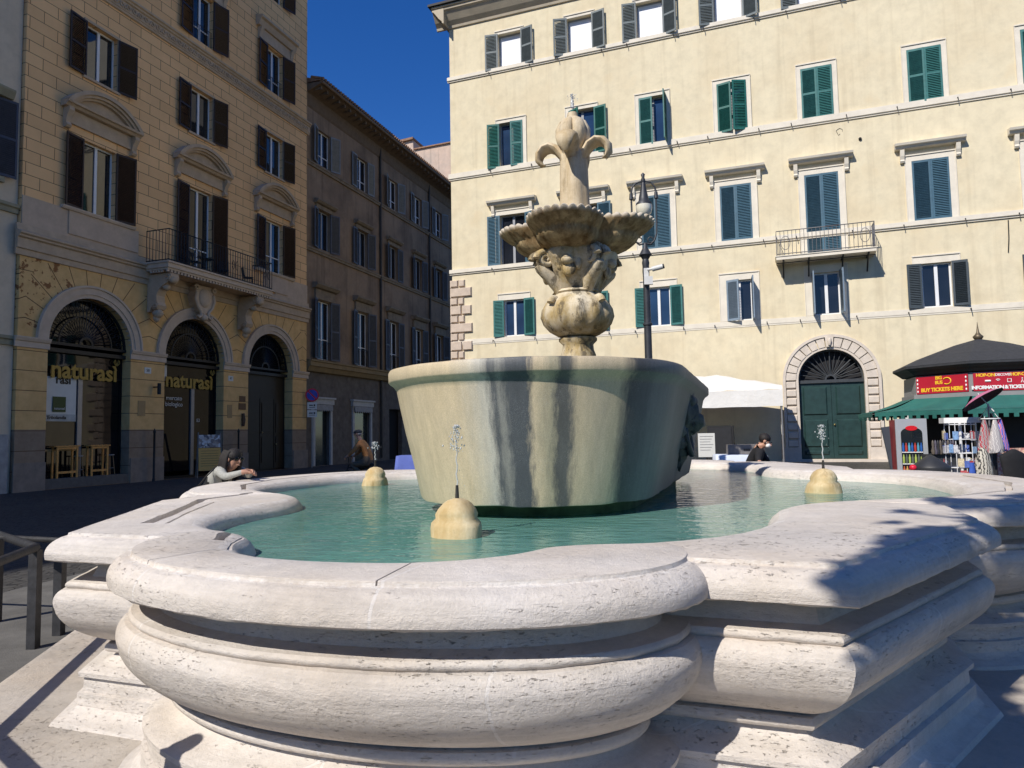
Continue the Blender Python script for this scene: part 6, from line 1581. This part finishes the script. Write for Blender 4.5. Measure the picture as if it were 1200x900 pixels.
for x in (-1,1): gb.ball(Pf(x*.034,.093,.010), (.031,.010,.024), 12, 8, Mf); gb.tube([Pf(x*.062,.08,.014), Pf(x*.084,.0,.012)], .005, 5)
gb.tube([Pf(-.01,.102,.014), Pf(.01,.102,.014)], .005, 5); gb.obj('sunglasses', plain('glossy_black_lens', (.006,.006,.007), .12, .1), wom)
bg_ = MB(); bg_.ball((-.26,-.10,.72), (.13,.09,.15), 14, 10); sb_ = bg_.obj('shoulder_bag', plain('dark_navy_bag', (.02,.022,.035), .6, .2)); sb_.location = W0; tag(sb_, 'dark shoulder bag hanging at the side of the leaning person', 'bag')
m2 = MB(); m2.tube([(-.26,-.16,.84), (-.10,-.22,1.02), (.10,-.31,1.22), (.19,-.28,1.315), (.16,-.18,1.31), (.0,-.02,1.16), (-.22,-.04,.86)], .011, 6); m2.obj('strap', BLKC, sb_)
# --- vendor bending over behind the rim
V0 = gz(Vector((4.10,12.2,0))); hc = at(897, 517, 11.9)
relv = lambda p: tuple(Vector(p)-V0)
fw = Vector((.78,-.35,-.50)).normalized()
sh = at(886, 527, 12.05); pv = at(880, 552, 12.2)
J = {'pelvis': (*relv(pv), .16,.12), 'waist': (*relv(pv.lerp(sh,.4)), .14,.11), 'chest': (*relv(pv.lerp(sh,.8)), .16,.12), 'neckb': (*relv(sh+Vector((.05,-.02,.05))), .07),
     'neck': (*relv(hc+Vector((-.07,.03,-.08))), .055), 'jaw': (*relv(hc+Vector((.025,-.01,-.045))), .07), 'crown': (*relv(hc+Vector((-.01,.005,.03))), .092), 'top': (*relv(hc+Vector((-.02,.01,.075))), .06)}
J['shr'] = (*relv(sh+Vector((.0,-.17,-.02))), .08); J['elr'] = (*relv(at(888, 541, 11.75)), .052); J['Rwrist'] = (*relv(at(896, 549, 11.7)), .032)
J['shl'] = (*relv(sh+Vector((.12,.17,-.03))), .08); J['ell'] = (*relv(sh+Vector((.26,.14,-.26))), .052); J['Lwrist'] = (*relv(sh+Vector((.40,.02,-.42))), .032)
for s, n in ((-1,'r'),(1,'l')):
    J['hip'+n] = (pv.x-V0.x, pv.y-V0.y+s*.10, pv.z-V0.z-.08, .11); J['knee'+n] = (pv.x-V0.x+.04, pv.y-V0.y+s*.12, .47, .07); J['ank'+n] = (pv.x-V0.x-.03, pv.y-V0.y+s*.12, .09, .05); J['toe'+n] = (pv.x-V0.x+.14, pv.y-V0.y-.05+s*.13, .04, .038)
ch = [['pelvis','waist','chest','neckb','neck','jaw','crown','top'], ['chest','shr','elr','Rwrist'], ['chest','shl','ell','Lwrist']]
for n in 'rl': ch.append(['pelvis','hip'+n,'knee'+n,'ank'+n,'toe'+n])
reg = {'pelvis':2,'waist':1,'chest':1,'neckb':1,'neck':0,'jaw':0,'crown':0,'top':0,'shr':1,'elr':1,'Rwrist':0,'shl':1,'ell':1,'Lwrist':0,'hipr':2,'hipl':2,'kneer':2,'kneel':2,'ankr':2,'ankl':2,'toer':2,'toel':2}
hand(J, ch, reg, 'R', J['Rwrist'][:3], (.5,-.1,-.8), (.8,-.4,.3), 0, 1.05, .5); hand(J, ch, reg, 'L', J['Lwrist'][:3], (.5,-.2,-.7), (.8,.3,.4), 0, 1.05, .5)
ex = MB(); Pf, Mf = face(ex, relv(hc), fw, (.3,0,1), 1.05, 0, 2)
man = figure(V0, J, ch, reg, [SKIN, BLK, plain('charcoal_trousers', (.03,.03,.035), .8)], 'person in a black shirt bending over a stall behind the far rim', ex)
hb = MB(); hb.ball(Pf(0,-.03,.035), (.10,.098,.09), 18, 12, Mf, nzh); hb.obj('hair', HAIRM, man)
mk = MB(); mk.ball(Pf(0,.066,-.045), (.062,.045,.045), 14, 9, Mf)
for x in (-1,1): mk.tube([Pf(x*.058,.05,-.03), Pf(x*.08,.0,-.0)], .004, 4)
mk.obj('face_mask', WHT, man)
# --- cyclist in the shade at the street mouth
Y0 = gz(Vector((-3.97,18.7,0))); rely = lambda p: tuple(Vector(p)-Y0)
bk = thing('bicycle', Y0, 'dark bicycle ridden to the left in the shade of the street mouth', 'bicycle', R_(172))
# bicycle axes: +x is forward
BKM = plain('dark_bicycle_paint', (.025,.025,.028), .4, .1, 5, 0, 10, .4)
def wheel(x):
    mb = MB(); mb.tube([(x+.33*math.cos(a), 0, .345+.33*math.sin(a)) for a in [k*PI/16 for k in range(33)]], .017, 7); wl = mb.obj('wheel', BLKC, bk)
    mb = MB()
    for k in range(12): a = k*PI/6; mb.tube([(x,0,.345),(x+.32*math.cos(a),0,.345+.32*math.sin(a))], .003, 3)
    mb.tube([(x,-.04,.345),(x,.04,.345)], .025, 8); mb.obj('spokes', POLE, wl)
wheel(-.5); wheel(.55)
mb = MB()
for p, q in (((-.5,0,.345),(-.05,0,.30)),((-.05,0,.30),(-.2,0,.86)),((-.2,0,.80),(.38,0,.82)),((-.05,0,.30),(.38,0,.75)),((.36,0,.92),(.55,0,.345)),((-.5,0,.345),(-.19,0,.78))): mb.tube([p,q], .018, 6)
mb.obj('frame', BKM, bk)
mb = MB(); mb.tube([(.36,0,.9),(.38,0,1.08)], .016, 6); mb.tube([(.30,-.28,1.1),(.40,-.12,1.1),(.42,0,1.09),(.40,.12,1.1),(.30,.28,1.1)], .014, 6); mb.obj('handlebar', BKM, bk)
mb = MB(); mb.ball((-.22,0,.90), (.14,.075,.04), 12, 7); mb.obj('saddle', BLKC, bk)
mb = MB(); mb.tube([(-.05,-.1,.30),(-.05,.1,.30)], .02, 6); mb.tube([(-.05,-.1,.30),(.08,-.1,.19),(.08,-.2,.19)], .012, 5); mb.tube([(-.05,.1,.30),(-.18,.1,.41),(-.18,.2,.41)], .012, 5); mb.obj('pedals', POLE, bk)
Mb = Matrix.Rotation(R_(172), 3, 'Z')
def B(x, y, z, r, r2=None): v = Mb @ Vector((x, y, z)); return (v.x, v.y, v.z, r) if r2 is None else (v.x, v.y, v.z, r, r2)
J = {'pelvis': B(-.20,0,1.00,.16,.13), 'waist': B(-.17,0,1.15,.145,.12), 'chest': B(-.06,0,1.36,.165,.13), 'neckb': B(.04,0,1.52,.07), 'neck': B(.07,0,1.58,.055), 'jaw': B(.13,0,1.66,.07), 'crown': B(.11,0,1.73,.092), 'top': B(.10,0,1.79,.06),
     'shr': B(.0,-.19,1.45,.08), 'elr': B(.17,-.25,1.24,.055), 'Rwrist': B(.28,-.25,1.14,.034), 'shl': B(.0,.19,1.45,.08), 'ell': B(.17,.25,1.24,.055), 'Lwrist': B(.28,.25,1.14,.034),
     'hipr': B(-.16,-.11,.95,.115), 'kneer': B(.24,-.13,.72,.07), 'ankr': B(.05,-.14,.30,.05), 'toer': B(.18,-.15,.22,.04), 'hipl': B(-.16,.11,.95,.115), 'kneel': B(.27,.13,.90,.07), 'ankl': B(-.20,.14,.52,.05), 'toel': B(-.07,.15,.44,.04)}
ch = [['pelvis','waist','chest','neckb','neck','jaw','crown','top'], ['chest','shr','elr','Rwrist'], ['chest','shl','ell','Lwrist']]
for n in 'rl': ch.append(['pelvis','hip'+n,'knee'+n,'ank'+n,'toe'+n])
reg = {'pelvis':2,'waist':1,'chest':1,'neckb':1,'neck':0,'jaw':0,'crown':0,'top':0,'shr':1,'elr':1,'Rwrist':1,'shl':1,'ell':1,'Lwrist':1,'hipr':2,'hipl':2,'kneer':2,'kneel':2,'ankr':2,'ankl':2,'toer':3,'toel':3}
fwv = Mb @ Vector((1,0,-.1)); 
for nm, s in (('R',-1),('L',1)): hand(J, ch, reg, nm, J[nm+'wrist'][:3], Mb @ Vector((.5,0,-.25)), Mb @ Vector((.3,0,1)), 0, 1.0, 1.3)
ex = MB(); Pf, Mf = face(ex, Mb @ Vector((.12,0,1.70)), fwv, (0,0,1), 1.0, 0, 3)
cyc = figure(Y0, J, ch, reg, [SKIN, plain('tan_brown_jacket', (.36,.155,.05), .7, .2, 10, .3, 25), plain('khaki_trousers', (.11,.085,.06), .85, .2), BLKC], 'person in a tan brown jacket and dark cap riding a bicycle', ex)
hb = MB(); hb.ball(Pf(0,-.012,.05), (.098,.112,.062), 18, 10, Mf); hb.ball(Pf(0,.10,.04), (.07,.05,.012), 12, 6, Mf); hb.obj('cap', plain('dark_grey_cap', (.035,.037,.045), .8), cyc)
hb = MB(); hb.ball(Pf(0,-.045,-.01), (.09,.07,.05), 14, 8, Mf); hb.obj('hair', plain('grey_hair', (.25,.24,.23), .7), cyc)
# ------------------------------------------------------------------ light
w = bpy.data.worlds.new('World'); SC.world = w; w.use_nodes = True
wn = w.node_tree; bg = wn.nodes['Background']
sky = wn.nodes.new('ShaderNodeTexSky'); sky.sky_type = 'NISHITA'; sky.sun_disc = False
sky.sun_elevation = SUN_EL; sky.sun_rotation = math.atan2(TO_SUN.x, TO_SUN.y) % (2*PI)
sky.altitude = 0; sky.air_density = 1.0; sky.dust_density = 0.0; sky.ozone_density = 6.0
hs = wn.nodes.new('ShaderNodeHueSaturation'); hs.inputs['Saturation'].default_value = 1.26; hs.inputs['Hue'].default_value = .514; wn.links.new(sky.outputs[0], hs.inputs['Color']); wn.links.new(hs.outputs[0], bg.inputs[0]); bg.inputs[1].default_value = .115
su = bpy.data.lights.new('sun', 'SUN'); su.energy = 5.0; su.angle = R_(.53); su.color = (1, .94, .855)
so = bpy.data.objects.new('sun', su); COL.objects.link(so); so.rotation_euler = TO_SUN.to_track_quat('Z', 'Y').to_euler()
so.location = TO_SUN*60
vs = SC.view_settings
SC.display_settings.display_device = 'sRGB'
vs.view_transform = 'Standard'; vs.look = 'None'; vs.exposure = .10; vs.gamma = 1; vs.use_curve_mapping = False
SC.cycles.max_bounces = 8; SC.cycles.transparent_max_bounces = 16
SC.cycles.caustics_reflective = False; SC.cycles.caustics_refractive = False
